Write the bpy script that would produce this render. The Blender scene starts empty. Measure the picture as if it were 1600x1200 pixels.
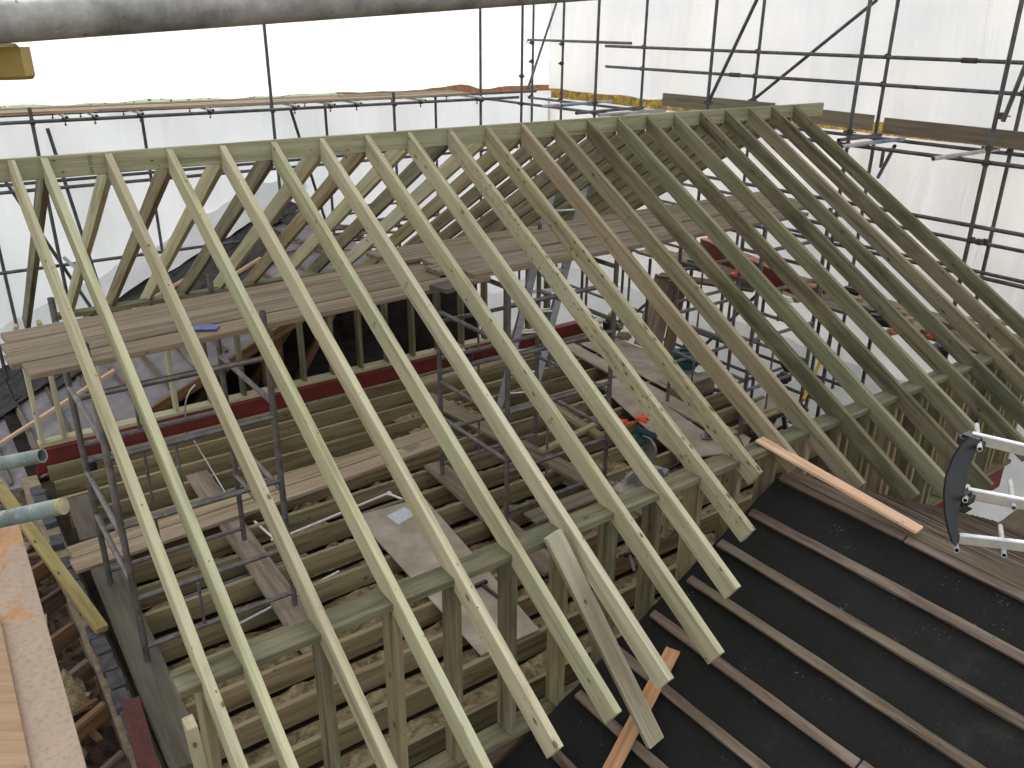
import bpy, bmesh, math, random
from mathutils import Vector, Matrix, Euler
R = math.radians
random.seed(7)
S = bpy.context.scene
col = S.collection

# ------------------------------------------------------------------ camera
CR = Euler((R(67.03825978), R(-0.52434101), R(-35.94588315)), 'XYZ').to_matrix()
CP = Vector((-2.4739, -6.5657, 0.8567)); F = 1330.08
cd = bpy.data.cameras.new('camera'); cam = bpy.data.objects.new('camera', cd); col.objects.link(cam)
cam.matrix_world = Matrix.Translation(CP) @ CR.to_4x4()
cd.sensor_width = 36; cd.lens = F/1600*36; cd.clip_start = .05; cd.clip_end = 600
S.camera = cam
# ------------------------------------------------------------------ light
W = bpy.data.worlds.new('World'); S.world = W; W.use_nodes = True
nt = W.node_tree; bg = nt.nodes['Background']
sky = nt.nodes.new('ShaderNodeTexSky'); sky.sky_type = 'NISHITA'; sky.sun_disc = False
SUN_EL, SUN_AZ = 42, 38          # azimuth: degrees clockwise from +Y
sky.sun_elevation = R(SUN_EL); sky.sun_rotation = R(SUN_AZ); sky.dust_density = 6; sky.air_density = 1.3; sky.ozone_density = .6
hs = nt.nodes.new('ShaderNodeHueSaturation'); hs.inputs['Saturation'].default_value = .10   # overcast: nearly grey
nt.links.new(sky.outputs[0], hs.inputs['Color']); nt.links.new(hs.outputs[0], bg.inputs[0]); bg.inputs[1].default_value = .15
sl = bpy.data.lights.new('sun', 'SUN'); sl.energy = 1.2; sl.angle = R(14); sl.color = (1, .96, .9)
so = bpy.data.objects.new('sun', sl); col.objects.link(so)
sd = Vector((math.sin(R(SUN_AZ))*math.cos(R(SUN_EL)), math.cos(R(SUN_AZ))*math.cos(R(SUN_EL)), math.sin(R(SUN_EL))))
so.rotation_euler = sd.to_track_quat('Z', 'Y').to_euler(); so.location = (0, 0, 12)
S.view_settings.view_transform = 'Standard'; S.view_settings.look = 'None'; S.view_settings.gamma = 1
S.view_settings.exposure = 1.45
S.render.engine = 'CYCLES'
try:
    S.cycles.max_bounces = 8; S.cycles.diffuse_bounces = 4; S.cycles.transmission_bounces = 6; S.cycles.caustics_reflective = False; S.cycles.caustics_refractive = False
except Exception: pass

# ------------------------------------------------------------------ pixel -> point on a plane of the place
def ray(u, v): return CR @ Vector(((u-800)/F, -(v-600)/F, -1))
def at(u, v, ax, val):
    d = ray(u, v); i = 'xyz'.index(ax); return CP + d*((val-CP[i])/d[i])
def onp(u, v, x0, z0, s, up=0):            # plane z = z0 + s (x-x0) + up
    d = ray(u, v); t = (z0+up+s*(CP.x-x0)-CP.z)/(d.z-s*d.x); return CP + d*t

# ------------------------------------------------------------------ materials
def mat(name, rough=.7, metal=0):
    m = bpy.data.materials.new(name); m.use_nodes = True; n = m.node_tree
    b = n.nodes['Principled BSDF']; b.inputs['Roughness'].default_value = rough; b.inputs['Metallic'].default_value = metal
    if rough > .65: b.inputs['Specular IOR Level'].default_value = .2
    return m, n, b
def N(n, t, **k):
    o = n.nodes.new(t)
    for a, v in k.items(): setattr(o, a, v)
    return o
def coords(n, scale, rnd=True, kind='Object'):
    tc = N(n, 'ShaderNodeTexCoord'); oi = N(n, 'ShaderNodeObjectInfo')
    ad = N(n, 'ShaderNodeVectorMath', operation='ADD'); mu = N(n, 'ShaderNodeMath', operation='MULTIPLY'); mu.inputs[1].default_value = 61.7 if rnd else 0
    n.links.new(oi.outputs['Random'], mu.inputs[0]); n.links.new(tc.outputs[kind], ad.inputs[0]); n.links.new(mu.outputs[0], ad.inputs[1])
    mp = N(n, 'ShaderNodeMapping'); mp.inputs['Scale'].default_value = scale; n.links.new(ad.outputs[0], mp.inputs[0])
    return mp.outputs[0], oi, ad.outputs[0]
def noise(n, vec, scale=1, detail=4, rough=.55, dist=0):
    t = N(n, 'ShaderNodeTexNoise'); t.inputs['Scale'].default_value = scale; t.inputs['Detail'].default_value = detail
    t.inputs['Roughness'].default_value = rough; t.inputs['Distortion'].default_value = dist; n.links.new(vec, t.inputs['Vector']); return t.outputs['Fac']
def ramp(n, fac, stops):
    r = N(n, 'ShaderNodeValToRGB'); e = r.color_ramp.elements
    while len(e) < len(stops): e.new(.5)
    for i, (p, c) in enumerate(stops): e[i].position = p; e[i].color = (*c, 1) if len(c) == 3 else c
    n.links.new(fac, r.inputs[0]); return r.outputs[0]
def mix(n, fac, a, b, mode='MIX'):
    m = N(n, 'ShaderNodeMix', data_type='RGBA', blend_type=mode); m.clamp_factor = True
    for s, x in ((m.inputs[0], fac), (m.inputs[6], a), (m.inputs[7], b)):
        if hasattr(x, 'links') or hasattr(x, 'is_linked'): n.links.new(x, s)
        else: s.default_value = x if isinstance(x, (int, float)) else (*x, 1)
    return m.outputs[2]
def bump(n, b, h, st=.3, d=.003):
    bp = N(n, 'ShaderNodeBump'); bp.inputs['Strength'].default_value = st; bp.inputs['Distance'].default_value = d
    n.links.new(h, bp.inputs['Height']); n.links.new(bp.outputs[0], b.inputs['Normal'])
def mathn(n, op, a, b=None):
    m = N(n, 'ShaderNodeMath', operation=op)
    for s, x in zip(m.inputs, (a, b)):
        if x is None: continue
        if hasattr(x, 'is_linked'): n.links.new(x, s)
        else: s.default_value = x
    return m.outputs[0]

def wood(name, light, mid, dark, knot=(.06, .035, .02), knots=1, rough=.75, blotch=(.3, .3, .22), bl=.35, tint=None, gs=1.0, kp=.6, kd=1.0):
    m, n, b = mat(name, rough)
    v, oi, base = coords(n, (.9*gs, 17*gs, 17*gs))
    g = noise(n, v, 1, 5, .6, .4)
    v2, _, _ = coords(n, (5, 170, 170)); fine = noise(n, v2, 1, 3, .7)
    gg = mathn(n, 'ADD', mathn(n, 'MULTIPLY', g, .75), mathn(n, 'MULTIPLY', fine, .25))
    c = ramp(n, gg, [(.36, dark), (.48, mid), (.60, light)])
    v3, _, _ = coords(n, (1.1, 4, 4)); bt = noise(n, v3, 1, 4, .6)
    c = mix(n, ramp(n, bt, [(.5, (0, 0, 0)), (.68, (bl, bl, bl))]), c, blotch)
    # some timbers greener, some browner, some darker
    tone = ramp(n, oi.outputs['Random'], [(0, (.88, .9, .82)), (.25, (1.0, 1.0, 1.0)), (.5, (1.0, .94, .87)), (.75, (.9, .97, .88)), (1, (.82, .8, .76))] if tint is None else tint)
    c = mix(n, 1.0, c, tone, 'MULTIPLY')
    if knots:
        vk, _, _ = coords(n, (6.5*kd, 12*kd, 12*kd)); vo = N(n, 'ShaderNodeTexVoronoi'); vo.inputs['Scale'].default_value = 1; n.links.new(vk, vo.inputs['Vector'])
        sep = N(n, 'ShaderNodeSeparateColor'); n.links.new(vo.outputs['Color'], sep.inputs[0])
        rad = mathn(n, 'MULTIPLY', mathn(n, 'GREATER_THAN', sep.outputs[0], kp), mathn(n, 'ADD', .05*knots, mathn(n, 'MULTIPLY', sep.outputs[1], .11*knots)))
        k = mathn(n, 'SUBTRACT', rad, vo.outputs['Distance'])
        kk = mathn(n, 'MULTIPLY', k, 30); cl = N(n, 'ShaderNodeClamp'); n.links.new(kk, cl.inputs[0])
        halo = N(n, 'ShaderNodeClamp'); n.links.new(mathn(n, 'MULTIPLY', mathn(n, 'SUBTRACT', mathn(n, 'MULTIPLY', rad, 2.1), vo.outputs['Distance']), 6), halo.inputs[0])
        c = mix(n, mathn(n, 'MULTIPLY', halo.outputs[0], .4), c, dark)
        c = mix(n, mathn(n, 'MULTIPLY', cl.outputs[0], .75), c, knot)
        vp, _, _ = coords(n, (17, 30, 30)); v5 = N(n, 'ShaderNodeTexVoronoi'); v5.inputs['Scale'].default_value = 1; n.links.new(vp, v5.inputs['Vector'])
        s5 = N(n, 'ShaderNodeSeparateColor'); n.links.new(v5.outputs['Color'], s5.inputs[0])
        pin = N(n, 'ShaderNodeClamp'); n.links.new(mathn(n, 'MULTIPLY', mathn(n, 'SUBTRACT', mathn(n, 'MULTIPLY', mathn(n, 'GREATER_THAN', s5.outputs[0], .8), .15), v5.outputs['Distance']), 20), pin.inputs[0])
        c = mix(n, mathn(n, 'MULTIPLY', pin.outputs[0], .75), c, knot)
    n.links.new(c, b.inputs['Base Color']); bump(n, b, gg, .35, .002)
    return m
TREAT = wood('treated_timber', (.59, .55, .395), (.50, .46, .315), (.33, .295, .185), blotch=(.43, .44, .32), bl=.5)
TREATD = wood('treated_timber_weathered', (.265, .243, .165), (.195, .177, .115), (.09, .08, .05), blotch=(.075, .078, .05), bl=.8)
TREATG = wood('treated_timber_green', (.25, .235, .162), (.185, .172, .115), (.095, .088, .058), blotch=(.07, .082, .058), bl=.75)
TAN = wood('tan_timber', (.40, .33, .225), (.33, .265, .17), (.21, .165, .10), tint=[(0, (1, 1, 1)), (1, (1, 1, 1))])
TREATM = wood('treated_timber_mid', (.32, .30, .205), (.25, .232, .155), (.14, .128, .08), blotch=(.2, .21, .15), bl=.5)
JOIST = wood('joist_timber', (.37, .315, .20), (.285, .235, .145), (.14, .108, .062), blotch=(.2, .17, .1))
BOARD = wood('scaffold_board', (.33, .27, .21), (.25, .20, .15), (.15, .12, .09), knots=.6, blotch=(.19, .16, .13), bl=.5)
BOARDP = wood('scaffold_board_pale', (.48, .385, .28), (.4, .31, .22), (.26, .195, .13), knots=.6, blotch=(.35, .3, .24))
BOARDD = wood('scaffold_board_dirty', (.16, .135, .115), (.12, .10, .085), (.075, .062, .052), knots=.4, blotch=(.2, .17, .15))
PINE = wood('fresh_pine', (.72, .50, .35), (.64, .42, .28), (.50, .30, .18), knots=.6, blotch=(.8, .56, .38), tint=[(0, (1, 1, 1)), (1, (.95, .95, .95))])
OLDB = wood('old_batten', (.215, .168, .132), (.135, .099, .077), (.055, .040, .031), knots=.5, blotch=(.3, .27, .24), bl=.6)
DARKB = wood('dark_batten', (.19, .145, .11), (.115, .082, .06), (.05, .035, .026), knots=.4, blotch=(.1, .07, .05))
OLDR = wood('old_roof_timber', (.3, .17, .09), (.22, .12, .065), (.12, .065, .035), knots=.5, blotch=(.12, .09, .07))

def plain(name, colr, rough=.6, metal=0, var=.25, scale=8, bstr=.15, spots=None, spot=.62, rnd=True):
    m, n, b = mat(name, rough, metal); v, _, _ = coords(n, (scale,)*3, rnd)
    f = noise(n, v, 1, 6, .65)
    lo = tuple(x*(1-var) for x in colr); hi = tuple(min(1, x*(1+var)) for x in colr)
    c = ramp(n, f, [(.35, lo), (.65, hi)])
    if spots:
        v2, _, _ = coords(n, (scale*3.1,)*3, rnd); f2 = noise(n, v2, 1, 5, .7)
        c = mix(n, ramp(n, f2, [(spot, (0, 0, 0)), (spot+.06, (1, 1, 1))]), c, spots)
    n.links.new(c, b.inputs['Base Color'])
    if bstr: bump(n, b, f, bstr, .004)
    return m
STEEL = plain('galvanised_steel', (.17, .162, .155), .5, .55, .35, 9, .1, (.42, .40, .38), .64)
STEELD = plain('dark_scaffold_steel', (.105, .107, .108), .5, .5, .35, 7, .1, (.19, .17, .15), .66)
STEELP = plain('pale_scaffold_steel', (.42, .42, .42), .45, .45, .25, 6, .1)
BLUESTEEL = plain('blue_banded_steel', (.16, .24, .36), .5, .3, .3, 6, .1)
TEALST = plain('teal_painted_steel', (.19, .235, .225), .65, .2, .3, 14, .35, (.34, .37, .36), .6)
YELLOW = plain('yellow_paint', (.29, .205, .04), .55, 0, .2, 12, .2, (.1, .08, .05), .63)
CLAMP = plain('rusty_coupler', (.075, .065, .055), .6, .5, .4, 20, .2, (.16, .09, .05), .6)
NEAR = plain('cement_dusted_steel', (.30, .295, .29), .65, .25, .4, 16, .5, (.13, .128, .125), .63)
ALU = plain('aluminium', (.62, .63, .64), .35, .85, .12, 14, .05)
ALUD = plain('dull_aluminium', (.27, .27, .28), .45, .6, .2, 12, .08)
BLACKP = plain('black_plastic', (.016, .017, .019), .45, 0, .3, 12, .05)
RED = plain('red_oxide_paint', (.15, .020, .017), .6, 0, .22, 5, .1)
PINK = plain('pink_paint', (.42, .17, .13), .7, 0, .2, 5, .1)
BRICK = plain('blue_engineering_brick', (.085, .085, .095), .7, 0, .3, 12, .3, (.2, .18, .17), .62)
MORTAR = plain('mortar', (.30, .24, .17), .95, 0, .3, 18, .6)
RUBB = plain('rubble', (.10, .075, .055), .95, 0, .6, 10, .8, (.26, .21, .16), .58)
DARK = plain('painted_loft_shade', (.018, .014, .011), .95, 0, .5, 5, .3)  # near-black colour that paints the shade inside the loft
WOOL = plain('mineral_wool', (.29, .23, .135), 1, 0, .55, 13, 1.0, (.40, .33, .21), .57)
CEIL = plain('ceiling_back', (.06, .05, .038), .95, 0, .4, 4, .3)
TEAL = plain('teal_tool_case', (.012, .085, .085), .45, 0, .15, 8, .05)
ORANGE = plain('orange_plastic', (.75, .10, .025), .45, 0, .12, 8, .05)
WHITE = plain('white_plastic', (.75, .75, .74), .4, 0, .06, 8, .02)
PAPER = plain('printed_paper', (.62, .64, .70), .8, 0, .1, 25, .05, (.30, .32, .40), .57)
BLUEP = plain('blue_packet', (.07, .10, .34), .5, 0, .3, 20, .1, (.4, .45, .65), .6)
SAWM = plain('saw_casting', (.42, .40, .36), .5, .4, .25, 20, .1)
GLOVE = plain('dark_teal_glove', (.03, .07, .085), .8, 0, .2, 20, .2)
YELH = plain('yellow_hose', (.62, .40, .03), .5, 0, .1, 8, .05)
SLATE = plain('slate', (.036, .035, .036), .7, 0, .45, 7, .5, (.16, .16, .16), .60)
UNDER = plain('grey_underlay', (.21, .20, .215), .9, 0, .25, 3, .3)
HEDGE = plain('autumn_leaf', (.46, .29, .06), .7, 0, .6, 6, .2, (.22, .2, .07), .5)
LEAFG = plain('green_leaf', (.07, .12, .03), .7, 0, .5, 9, .2)
BRICKR = plain('red_brick', (.36, .18, .11), .9, 0, .25, 9, .3)
GROUND = plain('bare_ground', (.13, .11, .085), .95, 0, .4, .8, .6, (.07, .1, .04), .55)

# roofing felt: black mineral granules, dusty scuffs, pale flecks
m, n, b = mat('roofing_felt', .8); v, _, _ = coords(n, (1, 1, 1), False)
f1 = noise(n, v, 1.7, 6, .65); f2 = noise(n, v, 420, 2, .6); f3 = noise(n, v, 55, 3, .8); f4 = noise(n, v, 5, 5, .7)
c = ramp(n, f1, [(.35, (.004, .004, .0038)), (.62, (.009, .0088, .0084)), (.75, (.024, .023, .021))])
c = mix(n, ramp(n, f2, [(.5, (0, 0, 0)), (.7, (.6, .6, .6))]), c, (.06, .058, .053))
c = mix(n, ramp(n, mathn(n, 'MULTIPLY', f3, mathn(n, 'ADD', f4, .42)), [(.66, (0, 0, 0)), (.72, (.7, .7, .7))]), c, (.26, .25, .225))
n.links.new(c, b.inputs['Base Color']); bump(n, b, f2, .5, .002); FELT = m
# oriented-strand / chipboard, dusty
m, n, b = mat('dusty_chipboard', .85); v, _, _ = coords(n, (1, 1, 1)); f1 = noise(n, v, 3.2, 6, .6); f2 = noise(n, v, 110, 3, .7)
c = ramp(n, f1, [(.35, (.34, .29, .23)), (.52, (.43, .375, .305)), (.7, (.54, .49, .42))]); c = mix(n, ramp(n, f2, [(.45, (0, 0, 0)), (.7, (.4, .4, .4))]), c, (.22, .18, .12))
n.links.new(c, b.inputs['Base Color']); bump(n, b, f2, .2, .001); CHIP = m
# orange plywood with cement spills
m, n, b = mat('orange_plywood', .7); v, _, _ = coords(n, (9, .9, 9), False); g = noise(n, v, 1, 5, .6, .5)
v2, _, _ = coords(n, (2.3, 2.3, 2.3), False); s = noise(n, v2, 1, 5, .6); v3, _, _ = coords(n, (30, 30, 30), False); d = noise(n, v3, 1, 4, .7)
c = ramp(n, g, [(.35, (.48, .25, .115)), (.65, (.62, .35, .17))])
sp = N(n, 'ShaderNodeSeparateXYZ'); n.links.new(coords(n, (1, 1, 1), False)[0], sp.inputs[0])
side = mathn(n, 'ADD', s, mathn(n, 'MULTIPLY', sp.outputs[0], .12))
c = mix(n, ramp(n, side, [(.46, (0, 0, 0)), (.51, (.75, .75, .75))]), c, (.47, .40, .34))
c = mix(n, ramp(n, d, [(.5, (0, 0, 0)), (.7, (.6, .6, .6))]), c, (.27, .20, .15))
n.links.new(c, b.inputs['Base Color']); bump(n, b, d, .15, .001); PLY = m

def sheetmat(name, warm=False, dens=1.0, TR=.62, TC=.75, tintc=(1, 1, 1)):
    m, n, b = mat(name, .5); out = n.nodes['Material Output']; n.nodes.remove(b)
    v, _, _ = coords(n, (1, 1, 1), False)
    a, _, _ = coords(n, (1.4, 1.4, .22), False); st = noise(n, a, 1.6, 4, .6, .6); fine = noise(n, coords(n, (26, 26, 1.2), False)[0], 1, 3, .6)
    big = noise(n, v, .42, 3, .5)
    d = N(n, 'ShaderNodeBsdfDiffuse'); t = N(n, 'ShaderNodeBsdfTranslucent'); g = N(n, 'ShaderNodeBsdfGlossy'); g.inputs['Roughness'].default_value = .35
    base = ramp(n, st, [(.3, (.85*dens, .86*dens, .875*dens)), (.6, (.93*dens, .93*dens, .93*dens))])
    if warm: base = mix(n, ramp(n, big, [(.48, (0, 0, 0)), (.64, (.5, .5, .5))]), base, (.95*dens, .90*dens, .76*dens)); big2 = noise(n, coords(n, (.3, .3, .5), False)[0], 1.3, 3, .5); base = mix(n, ramp(n, big2, [(.5, (0, 0, 0)), (.62, (.6, .6, .6))]), base, (.80*dens, .84*dens, .90*dens))
    else: base = mix(n, ramp(n, big, [(.5, (0, 0, 0)), (.66, (.5, .5, .5))]), base, (.80*dens, .88*dens, .86*dens))
    base = mix(n, ramp(n, fine, [(.5, (0, 0, 0)), (.7, (.12, .12, .12))]), base, (.76*dens, .77*dens, .80*dens))
    n.links.new(base, d.inputs[0]); n.links.new(mix(n, 1.0, base, tuple(TC*q for q in tintc), 'MULTIPLY'), t.inputs[0]); g.inputs[0].default_value = (.9, .9, .95, 1)
    m1 = N(n, 'ShaderNodeMixShader'); m1.inputs[0].default_value = TR; n.links.new(d.outputs[0], m1.inputs[1]); n.links.new(t.outputs[0], m1.inputs[2])
    m2 = N(n, 'ShaderNodeMixShader'); m2.inputs[0].default_value = .05; n.links.new(m1.outputs[0], m2.inputs[1]); n.links.new(g.outputs[0], m2.inputs[2])
    n.links.new(m2.outputs[0], out.inputs[0])
    bp = N(n, 'ShaderNodeBump'); bp.inputs['Strength'].default_value = .5; bp.inputs['Distance'].default_value = .05; n.links.new(st, bp.inputs['Height'])
    for q in (d, t, g): n.links.new(bp.outputs[0], q.inputs['Normal'])
    return m
SHEET = sheetmat('white_polythene'); SHEETW = sheetmat('white_polythene_warm', True, 1, .5, .54); SHEETB = sheetmat('white_polythene_lower', False, 1, .5, .52, (.95, .97, 1.0)); SHEETL = sheetmat('white_polythene_laid', False, 1.02, .25, .6)

# ------------------------------------------------------------------ builders
def tag(o, label=None, cat=None, group=None, kind=None):
    if label: o['label'] = label
    if cat: o['category'] = cat
    if group: o['group'] = group
    if kind: o['kind'] = kind
    return o
def link(name, bm, m, parent=None, M=None, smooth=False):
    me = bpy.data.meshes.new(name); bm.to_mesh(me); bm.free(); me.materials.append(m)
    if smooth:
        for p in me.polygons: p.use_smooth = True
        try: me.set_sharp_from_angle(angle=R(40))
        except Exception: pass
    o = bpy.data.objects.new(name, me); col.objects.link(o)
    M = M or Matrix.Identity(4)
    if parent: o.parent = parent; M = Matrix.Translation(parent.location).inverted() @ M
    o.matrix_basis = M
    return o
def thing(name, loc, label, cat, group=None):
    o = bpy.data.objects.new(name, None); col.objects.link(o); o.location = loc; o.empty_display_size = .1
    return tag(o, label, cat, group)
def frame(p0, p1, up=(0, 0, 1)):
    p0 = Vector(p0); p1 = Vector(p1); x = (p1-p0).normalized(); u = Vector(up)
    if abs(x.dot(u)) > .98: u = Vector((0, 1, 0))
    y = u.cross(x).normalized(); z = x.cross(y)
    M = Matrix((x, y, z)).transposed().to_4x4(); M.translation = p0
    return M, (p1-p0).length
def timber(name, p0, p1, w, h, m, parent=None, up=(0, 0, 1), ch=.003, wob=.0012, seg=.35, bow=None):
    """bar with length on local X, width w on local Y, depth h on local Z, centred on p0-p1"""
    M, L = frame(p0, p1, up); n = max(1, int(L/seg)); bm = bmesh.new(); rings = []
    bw = random.uniform(-1, 1)*.003*L if bow is None else bow; bz = random.uniform(-1, 1)*.0015*L
    for i in range(n+1):
        t = i/n; o = 4*t*(1-t); r = []
        for sy, sz in ((-1, -1), (1, -1), (1, 1), (-1, 1)):
            r.append(bm.verts.new((L*t, sy*w/2+o*bw+random.uniform(-wob, wob), sz*h/2+o*bz+random.uniform(-wob, wob))))
        rings.append(r)
    for a, b_ in zip(rings, rings[1:]):
        for k in range(4): bm.faces.new((a[k], b_[k], b_[(k+1) % 4], a[(k+1) % 4]))
    bm.faces.new(rings[0]); bm.faces.new(rings[-1][::-1])
    bmesh.ops.recalc_face_normals(bm, faces=bm.faces)
    if ch:
        es = [e for e in bm.edges if e.calc_face_angle(0) > .6]
        bmesh.ops.bevel(bm, geom=es, offset=ch, segments=1, affect='EDGES')
    return link(name, bm, m, parent, M)
def tubebm(bm, p0, p1, r, n=10, hollow=.0, caps=True):
    M, L = frame(p0, p1); rg = []
    for x in (0, L): rg.append([bm.verts.new(M @ Vector((x, r*math.cos(2*math.pi*k/n), r*math.sin(2*math.pi*k/n)))) for k in range(n)])
    for k in range(n): bm.faces.new((rg[0][k], rg[0][(k+1) % n], rg[1][(k+1) % n], rg[1][k]))
    if not caps: return
    for e, x, s in ((0, 0, 1), (1, L, -1)):
        if hollow:
            a = [bm.verts.new(M @ Vector((x, (r-hollow)*math.cos(2*math.pi*k/n), (r-hollow)*math.sin(2*math.pi*k/n)))) for k in range(n)]
            c = [bm.verts.new(M @ Vector((x+s*.12, (r-hollow)*math.cos(2*math.pi*k/n), (r-hollow)*math.sin(2*math.pi*k/n)))) for k in range(n)]
            for k in range(n):
                bm.faces.new((rg[e][k], rg[e][(k+1) % n], a[(k+1) % n], a[k])); bm.faces.new((a[k], a[(k+1) % n], c[(k+1) % n], c[k]))
            bm.faces.new(c)
        else: bm.faces.new(rg[e])
def tube(name, p0, p1, m, parent=None, r=.0242, n=12, hollow=.004):
    if (Vector(p1)-Vector(p0)).length < .26: hollow = 0
    p0 = Vector(p0); p1 = Vector(p1); bm = bmesh.new(); tubebm(bm, (0, 0, 0), p1-p0, r, n, hollow); bmesh.ops.recalc_face_normals(bm, faces=bm.faces)
    return link(name, bm, m, parent, Matrix.Translation(p0), True)
def boxbm(bm, c, s, rot=None):
    M = Matrix.Translation(c) @ (rot.to_4x4() if rot else Matrix.Identity(4)) @ Matrix.Diagonal((*s, 1))
    return bmesh.ops.create_cube(bm, size=1, matrix=M)['verts']
def box(name, c, s, m, parent=None, rot=None, ch=.004):
    bm = bmesh.new(); boxbm(bm, (0, 0, 0), s)
    if ch: bmesh.ops.bevel(bm, geom=bm.edges[:], offset=ch, segments=2, affect='EDGES')
    return link(name, bm, m, parent, Matrix.Translation(c) @ (rot.to_4x4() if rot else Matrix.Identity(4)))
def slab(name, pts, th, m, parent=None):
    """flat board: outline pts (world, coplanar), thickness th downwards"""
    pts = [Vector(p) for p in pts]; c = sum(pts, Vector())/len(pts); bm = bmesh.new()
    d = (pts[1]-pts[0]).normalized(); nrm = (pts[1]-pts[0]).cross(pts[2]-pts[0]).normalized()
    if nrm.z < 0: nrm = -nrm
    ys = nrm.cross(d); M = Matrix((d, ys, nrm)).transposed().to_4x4(); M.translation = c; Mi = M.inverted()
    a = [bm.verts.new((Mi @ p)) for p in pts]; b_ = [bm.verts.new((Mi @ p)-Vector((0, 0, th))) for p in pts]; k = len(pts)
    bm.faces.new(a); bm.faces.new(b_[::-1])
    for i in range(k): bm.faces.new((a[i], b_[i], b_[(i+1) % k], a[(i+1) % k]))
    bmesh.ops.recalc_face_normals(bm, faces=bm.faces); bmesh.ops.bevel(bm, geom=bm.edges[:], offset=min(.003, th/3), segments=1, affect='EDGES')
    return link(name, bm, m, parent, M)
def curvetube(name, pts, r, m, parent=None, n=8, sub=6):
    pts = [Vector(p) for p in pts]; P = []
    for i in range(len(pts)-1):
        a = pts[max(i-1, 0)]; b_ = pts[i]; c = pts[i+1]; d = pts[min(i+2, len(pts)-1)]
        for k in range(sub):
            t = k/sub; P.append(.5*((2*b_)+(c-a)*t+(2*a-5*b_+4*c-d)*t*t+(3*b_-3*c+d-a)*t**3))
    P.append(pts[-1]); o0 = P[0].copy(); bm = bmesh.new(); rings = []
    for i, p in enumerate(P):
        M, _ = frame(P[max(i-1, 0)], P[min(i+1, len(P)-1)])
        rings.append([bm.verts.new(p-o0+M.to_3x3() @ Vector((0, r*math.cos(2*math.pi*k/n), r*math.sin(2*math.pi*k/n)))) for k in range(n)])
    for a, b_ in zip(rings, rings[1:]):
        for k in range(n): bm.faces.new((a[k], a[(k+1) % n], b_[(k+1) % n], b_[k]))
    bm.faces.new(rings[0]); bm.faces.new(rings[-1]); bmesh.ops.recalc_face_normals(bm, faces=bm.faces)
    return link(name, bm, m, parent, Matrix.Translation(o0), True)
def coupler(p, parent, ax1=(0, 0, 1), ax2=(1, 0, 0), name='coupler'):
    p = Vector(p); a1 = Vector(ax1).normalized(); a2 = Vector(ax2).normalized(); bm = bmesh.new()
    tubebm(bm, -a1*.028, a1*.028, .034, 10); q = a1.cross(a2).normalized()*.0; tubebm(bm, q-a2*.028, q+a2*.028, .037, 10)
    s = a1.cross(a2).normalized()
    tubebm(bm, s*.03, s*.085, .008, 6); tubebm(bm, -s*.03+a2*.02, -s*.075+a2*.02, .008, 6); tubebm(bm, s*.062, s*.078, .016, 6)
    bmesh.ops.recalc_face_normals(bm, faces=bm.faces)
    return link(name, bm, CLAMP, parent, Matrix.Translation(p))
ORD = 'first second third fourth fifth sixth seventh eighth ninth tenth eleventh twelfth thirteenth fourteenth fifteenth sixteenth seventeenth eighteenth nineteenth twentieth twenty-first twenty-second twenty-third'.split()

# ================================================================== SETTING
ZG = -6.2
bm = bmesh.new(); bmesh.ops.create_grid(bm, x_segments=60, y_segments=60, size=250)
for v in bm.verts: v.co.z = random.uniform(-.12, .12)
tag(link('ground', bm, GROUND, None, Matrix.Translation((0, 0, ZG))), kind='structure')

SL = .597; ANG = math.atan(SL); CA = math.cos(ANG); SA = math.sin(ANG)
XS = [-1.796, -1.60, -1.197, -.783, -.397] + [.4*i for i in range(17)]
TH = .046

# ------------------------------------------------------------------ ridge board
rb = timber('ridge_board', (-3.0, .0235, -.0705), (6.99, .0235, -.0705), .045, .147, wood('ridge_timber', (.44, .415, .295), (.36, .335, .23), (.22, .20, .125), blotch=(.27, .27, .19)), ch=.003, seg=.5, bow=0)
tag(rb, 'long treated ridge board running along the top of the rafters', 'ridge board')

def rafter(name, X, yend, sgn, m, depth=.148, ridge_y=0.):
    """sgn -1: front slope, +1: back slope"""
    L = (abs(yend)+depth*SA-abs(ridge_y))/CA
    p0 = Vector((X+TH/2, ridge_y, -abs(0)*SL)); d = Vector((0, sgn*CA, -SA))
    x = d; z = Vector((0, sgn*SA, CA)); y = z.cross(x)
    M = Matrix((x, y, z)).transposed().to_4x4(); M.translation = p0
    bm = bmesh.new(); n = int(L/.35); rings = []; bw = 0; wz = .0008
    for i in range(n+1):
        t = i/n; o = 4*t*(1-t); r = []
        for sy, sz in ((-1, 0), (1, 0), (1, -1), (-1, -1)):
            xs = L*t + (depth*math.tan(ANG)*(1-t) if sz else 0)
            r.append(bm.verts.new((xs, sy*TH/2+o*bw+random.uniform(-wz, wz), sz*depth+random.uniform(-wz, wz))))
        rings.append(r)
    for a, b_ in zip(rings, rings[1:]):
        for k in range(4): bm.faces.new((a[k], b_[k], b_[(k+1) % 4], a[(k+1) % 4]))
    bm.faces.new(rings[0]); bm.faces.new(rings[-1][::-1]); bmesh.ops.recalc_face_normals(bm, faces=bm.faces)
    es = [e for e in bm.edges if e.calc_face_angle(0) > .6]
    bmesh.ops.bevel(bm, geom=es, offset=.003, segments=1, affect='EDGES')
    return link(name, bm, m, None, M)
ENDS = {8: -3.82, 9: -3.86, 10: -3.30, 11: -3.33, 12: -3.62, 13: -3.83}
yend = [-4.1]*4+[-4.058, -4.055, -4.044, -4.058, -3.819, -3.584, -3.295, -3.333, -3.619, -3.83, -3.95, -4.0, -3.62, -3.95, -4.0, -4.0, -4.0, -4.0]
fmat = [TREAT]*11+[TAN, TREATG, TREATD, TREATG, TREATD, TREAT, TREATD, TREATG, TREATD, TREATD, TREATD]
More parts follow.
